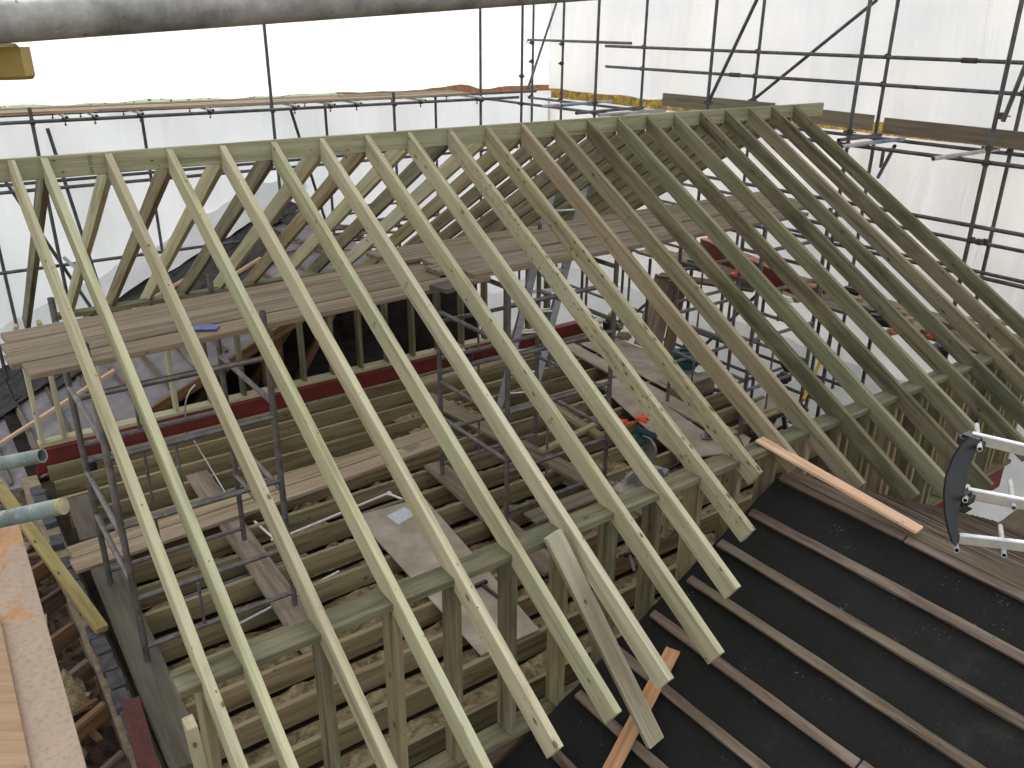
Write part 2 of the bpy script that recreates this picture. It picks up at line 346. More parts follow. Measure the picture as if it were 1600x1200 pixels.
fmat[8] = TREAT; fmat[16] = TREATM; fmat[12] = TREATM; fmat[14] = TREATM; fmat[19] = TREATM
DESC = {0: 'pale', 1: 'pale', 2: 'boldly grained', 3: 'pale', 4: 'pale', 5: 'pale', 6: 'pale', 7: 'pale knotty', 8: 'pale', 9: 'very knotty', 10: 'knotty', 11: 'tan brown', 12: 'green stained',
        13: 'weathered', 14: 'green tinged', 15: 'weathered', 16: 'olive', 17: 'weathered', 18: 'dark green tinged', 19: 'dark', 20: 'dark', 21: 'dark'}
fmat[9] = wood('very_knotty_timber', (.50, .465, .32), (.42, .385, .25), (.28, .25, .14), knots=2.0, kp=.15, kd=1.8, tint=[(0, (1, 1, 1)), (1, (1, 1, 1))])
fmat[10] = wood('knotty_timber', (.44, .405, .26), (.36, .325, .20), (.24, .21, .12), knots=1.9, kp=.2, kd=1.5, tint=[(0, (1, 1, 1)), (1, (1, 1, 1))])
for i, X in enumerate(XS):
    o = rafter('rafter', X, yend[i], -1, fmat[i], ridge_y=0)
    tag(o, f'{DESC[i]} near-slope rafter, {ORD[i]} from the left end of the ridge', 'rafter', 'rafters of the near roof slope')
for i, X in enumerate(XS):
    if i == 0: continue
    o = rafter('rafter', X-.004, 3.52+random.uniform(-.03, .03), 1, [TREAT, TREATD, TREAT, JOIST][i % 4] if i < 12 else TREATD, ridge_y=.047)
    tag(o, f'far-slope rafter behind the ridge board, {ORD[i-1]} from the left', 'rafter', 'rafters of the far roof slope')

# ------------------------------------------------------------------ front stud wall
ZP = -2.0
fw = thing('stud_wall', (0, -3.125, -3.43), 'near timber stud wall under the feet of the front rafters', 'stud wall')
timber('top_plate', (-1.9, -3.125, ZP-.023), (6.6, -3.125, ZP-.023), .15, .046, TREATG, fw, bow=0, seg=.6)
timber('sole_plate', (-1.9, -3.125, -3.405), (6.6, -3.125, -3.405), .15, .046, TREATD, fw, bow=0, seg=.6)
for i, X in enumerate(XS):
    if i in (1,): continue
    x = X+TH/2 if i > 1 else X+.01
    timber('stud', (x, -3.125, -3.382), (x, -3.125, ZP-.047), .046, .146, TREATD if i % 3 else JOIST, fw, up=(0, 1, 0), bow=0)
for i, X in enumerate(XS[13:]):
    timber('stud', (X+.2, -3.12, -3.382), (X+.2, -3.12, ZP-.047), .04, .09, JOIST, fw, up=(0, 1, 0), bow=0)
fb = box('steel_beam', (4.6, -3.12, -3.56), (3.8, .14, .25), RED, None); tag(fb, 'red painted steel beam under the right end of the near stud wall', 'steel beam')
fb = box('shaded_beam', (.35, -3.10, -3.56), (4.6, .12, .25), DARKB, None); tag(fb, 'beam under the left end of the near stud wall, coloured dark as shade', 'beam')  # left part of the beam, dark colour stands for shade under the plate
# ------------------------------------------------------------------ back stud wall
bw_ = thing('stud_wall', (0, 3.125, -3.43), 'far timber stud wall standing on the red beam behind the walkway', 'stud wall')
timber('top_plate', (-1.36, 3.125, ZP-.023), (5.3, 3.125, ZP-.023), .15, .046, TREATD, bw_, bow=0, seg=.6)
timber('sole_plate', (-1.76, 3.125, -3.405), (5.3, 3.125, -3.405), .15, .046, TREAT, bw_, bow=0, seg=.6)
for x in [-1.72, -1.50, -1.05, -.68, -.29, .12, .52, .92, 1.31, 1.71, 2.11, 2.5, 2.9, 3.3, 3.7, 4.1, 4.5, 4.9, 5.25]:
    timber('stud', (x, 3.125, -3.382), (x, 3.125, ZP-.047), .044, .12, TREATD if x > .1 else TREAT, bw_, up=(0, 1, 0), bow=0)
def ibeam(name, x0, x1, y, z0, z1, label):
    bm = bmesh.new(); L = x1-x0; boxbm(bm, (L/2, 0, -.006), (L, .13, .012)); boxbm(bm, (L/2, 0, z0-z1+.006), (L, .13, .012)); boxbm(bm, (L/2, 0, (z0-z1)/2), (L, .012, z1-z0-.026))
    boxbm(bm, (L/2, -.05, (z0-z1)/2), (L, .01, z1-z0-.03))
    return tag(link(name, bm, RED, None, Matrix.Translation((x0, y, z1))), label, 'steel beam')
ibeam('steel_beam', -1.84, 3.58, 3.05, -3.70, -3.432, 'long dark red steel beam under the far stud wall')
ibeam('steel_beam', 3.72, 6.2, 3.05, -3.70, -3.432, 'short red steel beam right of the aluminium ladder')
c = at(668, 592, 'y', 2.95)
bm = bmesh.new()
for s in (0, 1): boxbm(bm, (s*.16, 0, 0), (.014, .10, .26))
for z in (-.09, 0, .09): tubebm(bm, (-.02, -.02, z), (.18, -.02, z), .010, 6)
tag(link('splice_plate', bm, STEEL, None, Matrix.Translation((3.57, 2.93, -3.54))), 'bolted grey steel splice plates joining the two red beams', 'steel plate')

# ------------------------------------------------------------------ floor: ceiling below, wool, joists
ZJ = -3.6
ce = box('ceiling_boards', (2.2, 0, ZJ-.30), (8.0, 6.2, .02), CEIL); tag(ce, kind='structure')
jx1 = [6.2]*16
for k in range(15):
    y = -2.65+.4*k-.023
    x0 = -1.74 if k > 3 else -1.78
    o = timber('floor_joist', (x0, y, ZJ-.10), (6.15+random.uniform(-.05, .1), y, ZJ-.10), .047, .2, JOIST, bow=random.uniform(-.006, .006), seg=.5)
    tag(o, f'floor joist lying along the building, {ORD[k]} one in from the near stud wall', 'floor joist', 'floor joists across the room')
def heap(name, x0, x1, y0, y1, z, h, m, n=22, seed=0, label=None, cat=None, amp=1.0):
    random.seed(seed); bm = bmesh.new(); nx = max(6, int((x1-x0)/.035)); ny = max(6, int((y1-y0)/.035))
    from mathutils import noise as mn
    g = [[None]*(ny+1) for _ in range(nx+1)]
    for i in range(nx+1):
        for j in range(ny+1):
            X = x0+(x1-x0)*i/nx; Y = y0+(y1-y0)*j/ny
            p = Vector((X*3.1+seed, Y*3.1, seed)); q = mn.fractal(p*2.4, 1.0, 2.1, 5)
            e = min(1, 5*min(i/nx, 1-i/nx, j/ny, 1-j/ny)+.15)
            big = mn.noise(p*.55)
            g[i][j] = bm.verts.new((X, Y, z+h*e*(.5+big*.9+.55*q*amp)))
    for i in range(nx):
        for j in range(ny): bm.faces.new((g[i][j], g[i+1][j], g[i+1][j+1], g[i][j+1]))
    o = link(name, bm, m, None); return o
for k in range(14):
    y0 = -2.65+.4*k+.01; r = random.Random(k)
    if k > 10 and k % 2: continue
    o = heap('mineral_wool', -1.7, 3.1 if k > 4 else 4.8, y0, y0+.34, ZJ-.25, .10, WOOL, seed=k+1)
    tag(o, 'yellowish loose insulation wool lying between the floor joists', 'insulation', kind='stuff')
x = heap('mineral_wool', 2.75, 3.6, -1.0, -.1, ZJ-.14, .16, WOOL, seed=77, amp=1.5); tag(x, 'brown loose insulation wool lying between the floor joists', 'insulation', kind='stuff')
x = heap('mineral_wool', 2.0, 3.0, 1.2, 2.1, ZJ-.14, .16, WOOL, seed=78, amp=1.5); tag(x, 'brown loose insulation wool lying between the floor joists', 'insulation', kind='stuff')
# nogging offcuts between joists
for k, (u, v) in enumerate(((790, 1078), (690, 900), (960, 470), (1010, 560))): pass

# ------------------------------------------------------------------ boards lying on the joists
ZB = ZJ+.003
def pxslab(name, px, z, th, m, label, cat, group=None):
    o = slab(name, [at(u, v, 'z', z) for u, v in px], th, m); return tag(o, label, cat, group)
def brd(name, a, b_, w, th, m, label, cat, group=None, up=(0, 0, 1)):
    a = Vector(a); b_ = Vector(b_); return tag(timber(name, a-Vector((0, 0, th/2)), b_-Vector((0, 0, th/2)), w, th, m, None, up, bow=0, seg=.6), label, cat, group)
g = 'scaffold boards laid on the joists'
zt = ZB+.04
brd('scaffold_board', (-1.87, .97, zt), (2.15, 1.22, zt), .222, .038, BOARDP, 'pale scaffold board, rear one of the pair laid along the joists', 'scaffold board', g)
brd('scaffold_board', (-1.89, .74, zt), (2.12, .99, zt), .222, .038, BOARDP, 'pale scaffold board, nearer one of the pair laid along the joists', 'scaffold board', g)
brd('scaffold_board', (-1.66, .58, zt+.001), (-1.72, -2.05, zt+.001), .235, .038, BOARDD, 'dark dirty scaffold board lying at the left edge under the scaffold tower legs', 'scaffold board', g)
brd('scaffold_board', (-1.60, 2.0, zt-.002), (-1.63, 1.12, zt-.002), .24, .036, BOARDD, 'short grey scaffold board beside the stub of black pipe', 'scaffold board', g)
brd('scaffold_board', (-.47, 1.88, zt-.0405), (-.57, -1.45, zt-.0405), .225, .036, BOARD, 'red stained scaffold board crossing under the pale pair of boards', 'scaffold board', g)
brd('scaffold_board', (1.68, .56, zt), (1.53, -1.75, zt), .225, .038, BOARD, 'scaffold board running from the middle tower leg to the near stud wall', 'scaffold board', g)
brd('scaffold_board', (2.55, 2.2, zt), (2.95, -1.9, zt), .225, .038, BOARD, 'long scaffold board between the floor opening and the mitre saw', 'scaffold board', g)
brd('scaffold_board', (5.25, 2.6, zt), (4.85, -1.5, zt), .24, .03, CHIP, 'long dusty board strip between the two chipboard panels on the right', 'board', 'dusty floor panels')
pxslab('chipboard_panel', ((556, 806), (662, 776), (843, 983), (752, 1023)), ZB+.022, .02, CHIP, 'grey dusty chipboard panel with a sheet of paper on it', 'floor panel', 'dusty floor panels')
pxslab('chipboard_panel', ((906, 536), (965, 528), (1100, 586), (1040, 606)), ZB+.022, .02, CHIP, 'dusty chipboard panel lying below the leaning planks', 'floor panel', 'dusty floor panels')
pxslab('chipboard_panel', ((930, 596), (975, 588), (1148, 706), (1062, 716)), ZB+.022, .02, CHIP, 'wide dusty chipboard panel behind the mitre saw', 'floor panel', 'dusty floor panels')
pxslab('chipboard_panel', ((1160, 640), (1215, 610), (1265, 640), (1190, 680)), ZB+.022, .02, CHIP, 'small chipboard panel near the black trestle behind the near stud wall', 'floor panel', 'dusty floor panels')
brd('scaffold_board', (2.6, 2.62, zt), (4.6, 2.7, zt), .225, .038, BOARDP, 'short scaffold board in front of the short red beam', 'scaffold board', g)
brd('timber_packer', at(840, 615, 'z', zt+.04), at(940, 680, 'z', zt+.04), .10, .06, JOIST, 'white striped timber length lying beside the middle tower', 'timber')
brd('timber_packer', at(845, 702, 'z', zt+.06), at(940, 655, 'z', zt+.06), .07, .05, BOARDP, 'pale short timber above the brown insulation heap', 'timber')
brd('timber_offcut', at(618, 690, 'z', zt), at(650, 700, 'z', zt), .2, .03, BOARD, 'short square board offcut behind the pale pair of boards', 'offcut')
brd('timber_offcut', at(828, 855, 'z', ZJ-.05), at(862, 830, 'z', ZJ-.05), .10, .03, PINE, 'small pale offcut beside the near stud wall top plate', 'offcut')
brd('timber_packer', at(828, 808, 'z', zt), at(965, 756, 'z', zt), .2, .03, BOARD, 'weathered plank between the middle tower and the near wall plate', 'plank')

# ------------------------------------------------------------------ walkway boards on the towers
ZW = -1.13
g = 'walkway boards high under the ridge'
def wl(u, v): return at(u, v, 'z', ZW)
for k in range(4):
    y0 = -.17-.243*k; o = -.02*(k == 3)*0
    xs = [-2.06, -2.09, -2.10, -2.03][k]
    brd('scaffold_board', (xs, y0, ZW+.002*k), (1.25+[0, .1, -.1, .25][k], y0+.21, ZW+.002*k), .225, .038, BOARD,
        f'walkway scaffold board of the left section, {ORD[k]} one from the back', 'scaffold board', g)
for k in range(5):
    y0 = .32-.243*k
    brd('scaffold_board', (.95+[0, .12, .3, .2, .4][k], y0-.02, ZW+.045), (6.3+[.3, .1, .2, 0, -.4][k], y0+.0, ZW+.045), .225, .038, BOARD,
        f'walkway scaffold board of the right section, {ORD[k]} one from the back', 'scaffold board', g)
o = brd('board_offcut', at(684, 449, 'z', ZW+.09), at(728, 436, 'z', ZW+.09), .2, .036, BOARDD, 'short board offcut lying on the walkway', 'offcut')
o.rotation_euler.z += 0
pk = slab('blue_packet', [at(u, v, 'z', ZW+.024) for u, v in ((301, 509), (330, 506), (343, 508), (338, 514), (302, 515))], .012, BLUEP); tag(pk, 'crumpled blue packet on the walkway boards', 'packet')

# ------------------------------------------------------------------ scaffold towers
def tower(x0, x1, label, ztop=-1.03, ya=.27, yb=-.9, dx=.05):
    t = thing('scaffold_tower', ((x0+x1)/2, (ya+yb)/2, zt), label, 'scaffold tower', 'scaffold towers inside the roof')
    for x in (x0, x1):
        for y in (ya, yb):
            tube('leg', (x, y, zt), (x+dx*0, y, ztop), STEEL, t)
    for y in (ya, yb):
        for z in ((-1.85, -2.24, -2.39, -3.04, -3.43) if y > 0 else (-1.38, -1.85, -2.39, -3.0, -3.43)):
            tube('rail', (x0, y, z), (x1, y, z), STEEL, t, .0215, 10, 0)
        for a, b_ in ((-2.39, -2.9), (-1.85, -2.24), (-3.04, -3.43)):
            tube('spindle', (x0+.38*(x1-x0), y, a), (x0+.38*(x1-x0), y, b_), STEEL, t, .012, 8, 0)
    for x in (x0, x1):
        for z in (-1.22, -1.74, -2.48, -2.88):
            tube('rung', (x, ya, z), (x, yb, z), STEEL, t, .0215, 10, 0)
    return t
tower(-1.68, -.52, 'left tubular scaffold tower under the walkway boards')
tower(1.62, 2.86, 'middle tubular scaffold tower in front of the ladder')
tower(4.98, 6.1, 'right tubular scaffold tower beside the leaning planks')

# ------------------------------------------------------------------ extension ladder
def ladder(base, top, width, label, m=ALUD, rungs=True):
    base = Vector(base); top = Vector(top); t = thing('ladder', base, label, 'ladder', None)
    d = (top-base); L = d.length; d.normalize(); side = Vector((.93, -.36, 0)).normalized()
    nrm = d.cross(side).normalized()
    for sec, (off, a, b_) in enumerate(((0, 0, .78), (.09, .18, 1))):
        for s in (-1, 1):
            timber('stile', base+d*L*a+side*s*width/2+nrm*off, base+d*L*b_+side*s*width/2+nrm*off,   .085, .028, m, t, up=nrm, ch=.002, wob=0, bow=0)
        q = a*L+.2
        while q < b_*L-.1:
            c = base+d*q+nrm*off
            tube('rung', c-side*width/2, c+side*width/2, ALU, t, .014, 8, 0); q += .26
    return t
ladder((3.25, 1.2, zt), (4.55, 1.75, -.85), .42, 'grey aluminium extension ladder leaning up behind the walkway')

# ------------------------------------------------------------------ leaning planks (right of middle)
pl_ = [(1000, 540, 1033, 432, .2), (1022, 545, 1048, 440, .2), (1044, 550, 1063, 452, .17)]
for k, (u0, v0, u1, v1, w) in enumerate(pl_):
    a = at(u0, v0, 'z', zt); b_ = at(u1, v1, 'y', a.y+.55+.05*k)
    o = timber('leaning_plank', a, b_, w, .035, [BOARDP, BOARD, OLDR][k], None, up=(-.6, -.8, .2), bow=0)
    tag(o, ['wide brown plank leaning upright, left one of three', 'dark plank leaning upright between two others', 'reddish plank leaning upright, right one of three'][k], 'plank', 'planks leaning upright')

# ------------------------------------------------------------------ lower roof in front: black felt and battens
PX0, PZ0, PS = -.09, -3.55, .51
XR = 2.5; ZR = PZ0+PS*(XR-PX0)
lr = thing('felted_roof', (XR, -3.3, ZR), 'lower black felted roof with old battens in front of the near stud wall', 'roof')
def fz(x): return PZ0+PS*(x-PX0)
bm = bmesh.new(); nx, ny = 40, 30; gx = []
from mathutils import noise as mn
for i in range(nx+1):
    x = -2.6+(XR+2.6)*i/nx; r = []
    for j in range(ny+1):
        y = -3.21-(5.2)*j/ny - (0.02*mn.noise(Vector((x*6, 0, 3))) if j == 0 else 0)
        r.append(bm.verts.new((x-XR, y+3.3, fz(x)-ZR-.02+.012*mn.noise(Vector((x*2.3, y*1.1, 0)))+.008*mn.noise(Vector((x*9, y*3, 5))))))
    gx.append(r)
for i in range(nx):
    for j in range(ny): bm.faces.new((gx[i][j], gx[i+1][j], gx[i+1][j+1], gx[i][j+1]))
felt = link('felt', bm, FELT, lr, Matrix.Translation((XR, -3.3, ZR)), True)
def flap(off, w, name='felt_strip'):
    pass
# battens on the near slope
bst = [(2.45, 0), (2.11, 0), (1.81, 0), (1.49, 0), (1.17, 0), (.84, 0), (.50, 0), (.17, 0), (-.15, 0), (-.48, 0), (-.8, 0), (-1.15, 0), (-1.5, 0)]
dn = Vector((-PS, 0, 1)).normalized()
for k, (x, _) in enumerate(bst):
    y0 = -3.24-random.uniform(0, .05); brk = [1.0, 9, 9, 9, 1.6, 9, 9, 9, 9, 9, 9, 9, 9][k]
    z = fz(x)+.012
    L = 4.9
    segs = [(0, brk), (brk+.012, L)] if brk < L else [(0, 2.55+random.uniform(-.6, .6)), None]
    if segs[1] is None: segs = [(0, segs[0][1]), (segs[0][1]+.004, L)]
    for a, b_ in segs:
        jit = random.uniform(-.008, .008)
        timber('batten', (x+jit, y0-a, z), (x+random.uniform(-.012, .012), y0-b_, z+random.uniform(-.004, .004)), .066, .03, OLDB, lr, up=dn, wob=.003, ch=.004, seg=.18)
# far slope: closely seen bare dark battens over dark boards
zfar = lambda x: ZR-.47*(x-XR)
bm = bmesh.new(); q = [bm.verts.new((x-XR, y+3.3, zfar(x)-ZR-.10)) for x, y in ((XR, -3.21), (6.6, -3.21), (6.6, -8.2), (XR, -8.2))]; bm.faces.new(q)
link('sarking', bm, plain('dark_sarking', (.035, .026, .02), .9), lr, Matrix.Translation((XR, -3.3, ZR)))
dn2 = Vector((.47, 0, 1)).normalized()
x = XR+.12
timber('ridge_strip', (XR+.02, -3.22, ZR+.0), (XR+.02, -8.1, ZR+.0), .12, .03, DARKB, lr, wob=.003, seg=.3)
while x < 6.5:
    timber('batten', (x, -3.24, zfar(x)), (x, -8.1, zfar(x)), .045, .05, OLDB if random.random() < .8 else DARKB, lr, up=dn2, wob=.003, seg=.4); x += .135
# roof support walls below so that it is a building
wb = box('lower_wall', (2.0, -5.6, -4.9), (8.9, 4.8, 2.0), MORTAR); wb.location.z = -5.35; tag(wb, 'masonry walls below the lower felted roof', 'wall')

# loose timbers on that roof
a = at(863, 834, 'z', -1.93); b_ = onp(1024, 1160, PX0, PZ0, PS, .06)
LOOSE = wood('loose_timber', (.46, .42, .31), (.38, .345, .245), (.26, .225, .15), blotch=(.36, .40, .30), tint=[(0, (1, 1, 1)), (1, (1, 1, 1))])
o = timber('loose_rafter_offcut', a, b_, .12, .045, LOOSE, None, up=(Vector((0, 0, 1)).cross(b_-a)).cross(a-b_) if 0 else (CP-(a+b_)/2), bow=0)
tag(o, 'loose treated timber lying slanted against the rafters with its foot on the felt', 'timber')
a = onp(1052, 1015, PX0, PZ0, PS, .055); b_ = onp(940, 1230, PX0, PZ0, PS, .055)
o = timber('pine_board', a, b_, .10, .022, PINE, None, up=dn, bow=0); o.data.materials[0] = wood('orange_pine', (.62, .35, .19), (.52, .27, .14), (.38, .17, .08), knots=.4, tint=[(0, (1, 1, 1)), (1, (1, 1, 1))])
tag(o, 'orange pine board lying across the felt battens under a rafter foot', 'board')
a = at(1186, 686, 'z', -1.96); b_ = onp(1440, 831, PX0, PZ0, 0, 0)
b_ = at(1437, 829, 'z', ZR+.07)
o = timber('pine_board', a, b_, .10, .022, PINE, None, bow=0)
tag(o, 'long fresh pink pine board resting from the near wall plate onto the felt roof', 'board')

# ------------------------------------------------------------------ neighbouring slate roof at the back left
RS = .42
def bz(x): return -3.16+RS*x
nr = thing('slate_roof', (0, 3.4, bz(0)), 'old stripped slate roof beyond the far stud wall on the left', 'roof')
def sheetgrid(name, x0, x1, y0, y1, zf, m, parent, dz, nx=30, ny=20, amp=.01):
    bm = bmesh.new(); g = []
    for i in range(nx+1):
        r = []
        for j in range(ny+1):
            x = x0+(x1-x0)*i/nx; y = y0+(y1-y0)*j/ny; r.append(bm.verts.new((x, y, zf(x)+dz+amp*mn.noise(Vector((x*2, y*2, 1))))))
        g.append(r)
    for i in range(nx):
        for j in range(ny): bm.faces.new((g[i][j], g[i+1][j], g[i+1][j+1], g[i][j+1]))
    return link(name, bm, m, parent, None, True)
sheetgrid('underlay', -4.5, 2.75, 3.42, 7.4, bz, UNDER, nr, -.03)
dnb = Vector((-RS, 0, 1)).normalized()
for k in range(20):
    x = -4.3+.37*k; y0 = 3.42; y1 = 6.6 if x > -2 else 5
    if x > 2.7: break
    timber('batten', (x, y0+random.uniform(0, .25), bz(x)), (x+random.uniform(-.02, .02), y1, bz(x)), .045, .025, OLDB, nr, up=dnb, wob=.003, ch=0, seg=.5)
timber('verge_rafter', (-4.3, 3.40, bz(-4.3)-.09), (.35, 3.40, bz(.35)-.09), .05, .13, OLDR, nr, bow=0)
timber('verge_rafter', (.4, 3.40, bz(.4)-.09), (2.7, 3.40, bz(2.7)-.09), .05, .13, OLDR, nr, bow=0)
# slates: courses laid on the far/upper part
bm = bmesh.new(); rs = random.Random(3)
for ci in range(26):
    x = 2.7-.21*ci
    ymin = 5.5+.25*math.sin(ci*.9)+(.9 if ci < 3 else 0)
    if ci > 14: ymin = 5.6+.15*math.sin(ci)
    y = ymin+(.13 if ci % 2 else 0)
    while y < 7.4:
        s = .26; dzz = .02+.012*rs.random(); rt = Matrix.Rotation(-math.atan(RS)-.05+rs.uniform(-.05, .05), 3, 'Y') @ Matrix.Rotation(rs.uniform(-.03, .03), 3, 'Z')
        if rs.random() > .03: boxbm(bm, (x, y, bz(x)+dzz+.012), (.44, s-.006, .007), rt)
        y += s
link('slates', bm, SLATE, nr)
for a, b_ in (((-.55, 6.3), (.85, 6.35)), ((.05, 5.4), (1.75, 5.5)), ((-2.6, 4.6), (-.6, 4.75))):
    timber('new_batten', (a[0], a[1], bz(a[0])+.07), (b_[0], b_[1], bz(b_[0])+.07), .05, .04, PINE, nr, bow=0)
# rubble of old rafters and battens at its top right
for k in range(16):
    x = 1.9+random.uniform(0, 1.3); y = 3.9+random.uniform(0, 1.8)
    o = timber('old_lath', (x, y, bz(x)+.08+random.uniform(0, .12)), (x+random.uniform(.5, 1.1), y-random.uniform(-.1, .7), bz(x)+.1+random.uniform(0, .2)), .045, .025, OLDB, None, wob=.003, ch=0)
    tag(o, 'old grey roof lath in the heap on the top of the slate roof', 'lath', 'heap of old laths')
# near-black walls and floor paint the loft's shade behind the far stud wall
lw = box('loft_shade_wall', (2.6, 5.6, -3.8), (2.0, .1, 2.4), DARK); lw3 = box('loft_shade_wall', (.7, 5.6, -4.5), (1.8, .1, 2.4), DARK); tag(lw3, 'low wall of the old loft, painted dark as shade, behind the brown rafters', 'wall'); lw2 = box('loft_shade_wall', (4.6, 5.6, -4.4), (2.0, .1, 2.6), DARK); tag(lw2, 'low wall painted dark as shade behind the ladder beyond the far studs', 'wall'); tag(lw, 'inner wall of the old loft, painted dark as shade, behind the far studs', 'wall')
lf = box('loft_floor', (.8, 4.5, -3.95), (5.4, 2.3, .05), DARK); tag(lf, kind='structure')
for k, x in enumerate((-.9, -.1, .7, 1.5, 2.3)):
    o = timber('old_rafter', (x-.75, 3.75+.1*k, -3.9), (x+.5, 3.85+.1*k, bz(x+.5)-.16), .05, .11, OLDR, None, bow=0)
    tag(o, f'old brown rafter in the dark loft behind the far studs, {ORD[k]} from the left', 'rafter', 'old loft rafters')
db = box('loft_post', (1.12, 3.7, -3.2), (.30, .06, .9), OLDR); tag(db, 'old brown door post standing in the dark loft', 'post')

# ------------------------------------------------------------------ left edge: brick wall, rubble, old joists, near plywood
wl_ = thing('brick_wall', (-1.9, 0, ZJ), 'blue brick wall top along the left edge of the floor', 'brick wall')
bm = bmesh.new(); boxbm(bm, (0, .1, -.65), (.15, 5.7, 1.16)); link('mortar', bm, MORTAR, wl_, Matrix.Translation((-1.93, 0, ZJ)))
bm = bmesh.new(); y = -2.7; rs = random.Random(5)
while y < 2.9:
    if rs.random() > .12: boxbm(bm, (rs.uniform(-.01, .01), y, -.035+rs.uniform(-.012, .006)), (.105, .2, .065), Matrix.Rotation(rs.uniform(-.05, .05), 3, 'Z'))
    y += .225
bmesh.ops.bevel(bm, geom=bm.edges[:], offset=.004, segments=1, affect='EDGES'); link('bricks', bm, BRICK, wl_, Matrix.Translation((-1.92, 0, ZJ)))
for k in range(9):
    y = -2.75+.55*k; o = brd('old_joist', (-2.9, y-.25, -3.82), (-2.02, y+.1, -3.68), .05, .16, OLDR if k % 2 else OLDB, f'old sawn joist stub beside the brick wall, {ORD[k]} from the front', 'joist', 'old joist stubs left of the brick wall')
o = heap('rubble', -4.2, -2.0, -3.2, 3.4, -4.0, .16, RUBB, seed=41, amp=1.4); tag(o, 'dusty dark rubble and debris left of the brick wall', 'rubble', kind='stuff')
for k in range(26):
    x = random.uniform(-2.75, -2.05); y = random.uniform(-2.5, 1.9)
    a = Vector((x, y, -3.86+random.uniform(0, .14))); d = Vector((random.uniform(-.25, .25), random.uniform(-.25, .25), random.uniform(-.05, .05)))
    if k % 3: o = timber('debris_stick', a, a+d, random.uniform(.015, .05), .02, [OLDB, BOARDP, OLDR][k % 3], None, ch=0); tag(o, 'splintered stick lying in the rubble left of the brick wall', 'stick', 'splinters in the rubble')
    else:
        o = box('brick_lump', a, (random.uniform(.06, .18), .1, .06), BRICK if k % 2 else MORTAR, None, Euler((random.random(), random.random(), random.random()*3)).to_matrix()); tag(o, 'broken brick lump lying in the rubble left of the brick wall', 'brick', 'broken bricks in the rubble')
o = heap('mineral_wool', -2.5, -2.1, -.9, -.45, -3.80, .2, WOOL, seed=91, amp=1.6); tag(o, 'yellow insulation wool bundle in the rubble', 'insulation', kind='stuff')
# square post leaning (lower left)
a = at(10, 762, 'z', -3.0); b_ = at(160, 985, 'z', ZJ)
o = timber('timber_prop', at(-20, 735, 'z', -3.05), b_, .095, .07, TREATD, None, bow=0); o.data.materials[0] = wood('prop_timber', (.46, .38, .17), (.38, .30, .12), (.24, .18, .07), tint=[(0, (1, 1, 1)), (1, (1, 1, 1))])
tag(o, 'square treated timber prop leaning across the rubble at the left edge', 'prop')
# red steel post lower left
o = brd('steel_strip', at(203, 1092, 'z', -3.52), at(243, 1240, 'z', -3.52), .125, .012, RED, 'flat dark red painted steel beam end at the lower left', 'steel beam')
o.data.materials[0] = plain('dark_red_paint', (.10, .024, .022), .65, 0, .3, 30, .2)
# short pale timber upright bottom left
o = timber('timber_upright', at(296, 1128, 'y', -3.34), at(330, 1260, 'y', -3.34), .05, .09, TREAT, None, bow=0); tag(o, 'short pale timber end sticking up beside the leftmost rafters', 'timber')
# near plywood platform
ZPL = -2.55
pa = [at(u, v, 'z', ZPL) for u, v in ((-260, 800), (28, 812), (140, 1215), (-200, 1300))]
o = slab('plywood_sheet', pa, .03, PLY); tag(o, 'orange plywood sheet with cement stains at the lower left corner', 'plywood sheet')
o = slab('plywood_sheet', [at(u, v, 'z', ZPL+.034) for u, v in ((-260, 965), (0, 965), (52, 1215), (-100, 1300))], .02, wood('orange_ply', (.48, .33, .21), (.43, .28, .17), (.36, .22, .125), knots=.3, tint=[(0, (1, 1, 1)), (1, (1, 1, 1))])); tag(o, 'bare orange plywood sheet overlapping the cement stained one', 'plywood sheet')

# near teal tubes, left
def dep(u, v, d): return CP + CR @ Vector(((u-800)/F*d, -(v-600)/F*d, -d))
t1 = tube('scaffold_tube', dep(-120, 748, 2.95), dep(66, 712, 2.85), TEALST, None, n=24); tag(t1, 'teal painted tube end above the yellow banded one at the left edge', 'scaffold tube')
t2 = thing('scaffold_tube', dep(-120, 838, 2.5), 'grey tube with a yellow painted end at the left edge', 'scaffold tube')
tube('tube_body', dep(-120, 838, 2.5), dep(94, 791.6, 2.417), TEALST, t2, n=24); tube('painted_end', dep(94, 791.6, 2.417), dep(99, 790.6, 2.415), plain('worn_yellow', (.26, .24, .12), .7, 0, .3, 20, .1, (.2, .22, .21), .5), t2, r=.0246, n=24)
# near top tube with yellow coupler
q0 = dep(-60, 35, .93); q1 = dep(980, -26, 1.55)
nt_ = tube('scaffold_tube', q0, q1, NEAR, None, n=48); tag(nt_, 'thick cement dusted scaffold tube crossing the top edge very close', 'scaffold tube')
d_ = (q1-q0).normalized()
o = timber('scaffold_bracket', dep(-60, 98, 1.0), dep(43, 96, 1.0), .03, .040, YELLOW, None, up=ray(20, 96).cross(dep(43, 96, 1)-dep(-60, 98, 1)), ch=.004, wob=.0006, bow=0); tag(o, 'scuffed yellow steel fitting just under the close top tube', 'scaffold fitting')

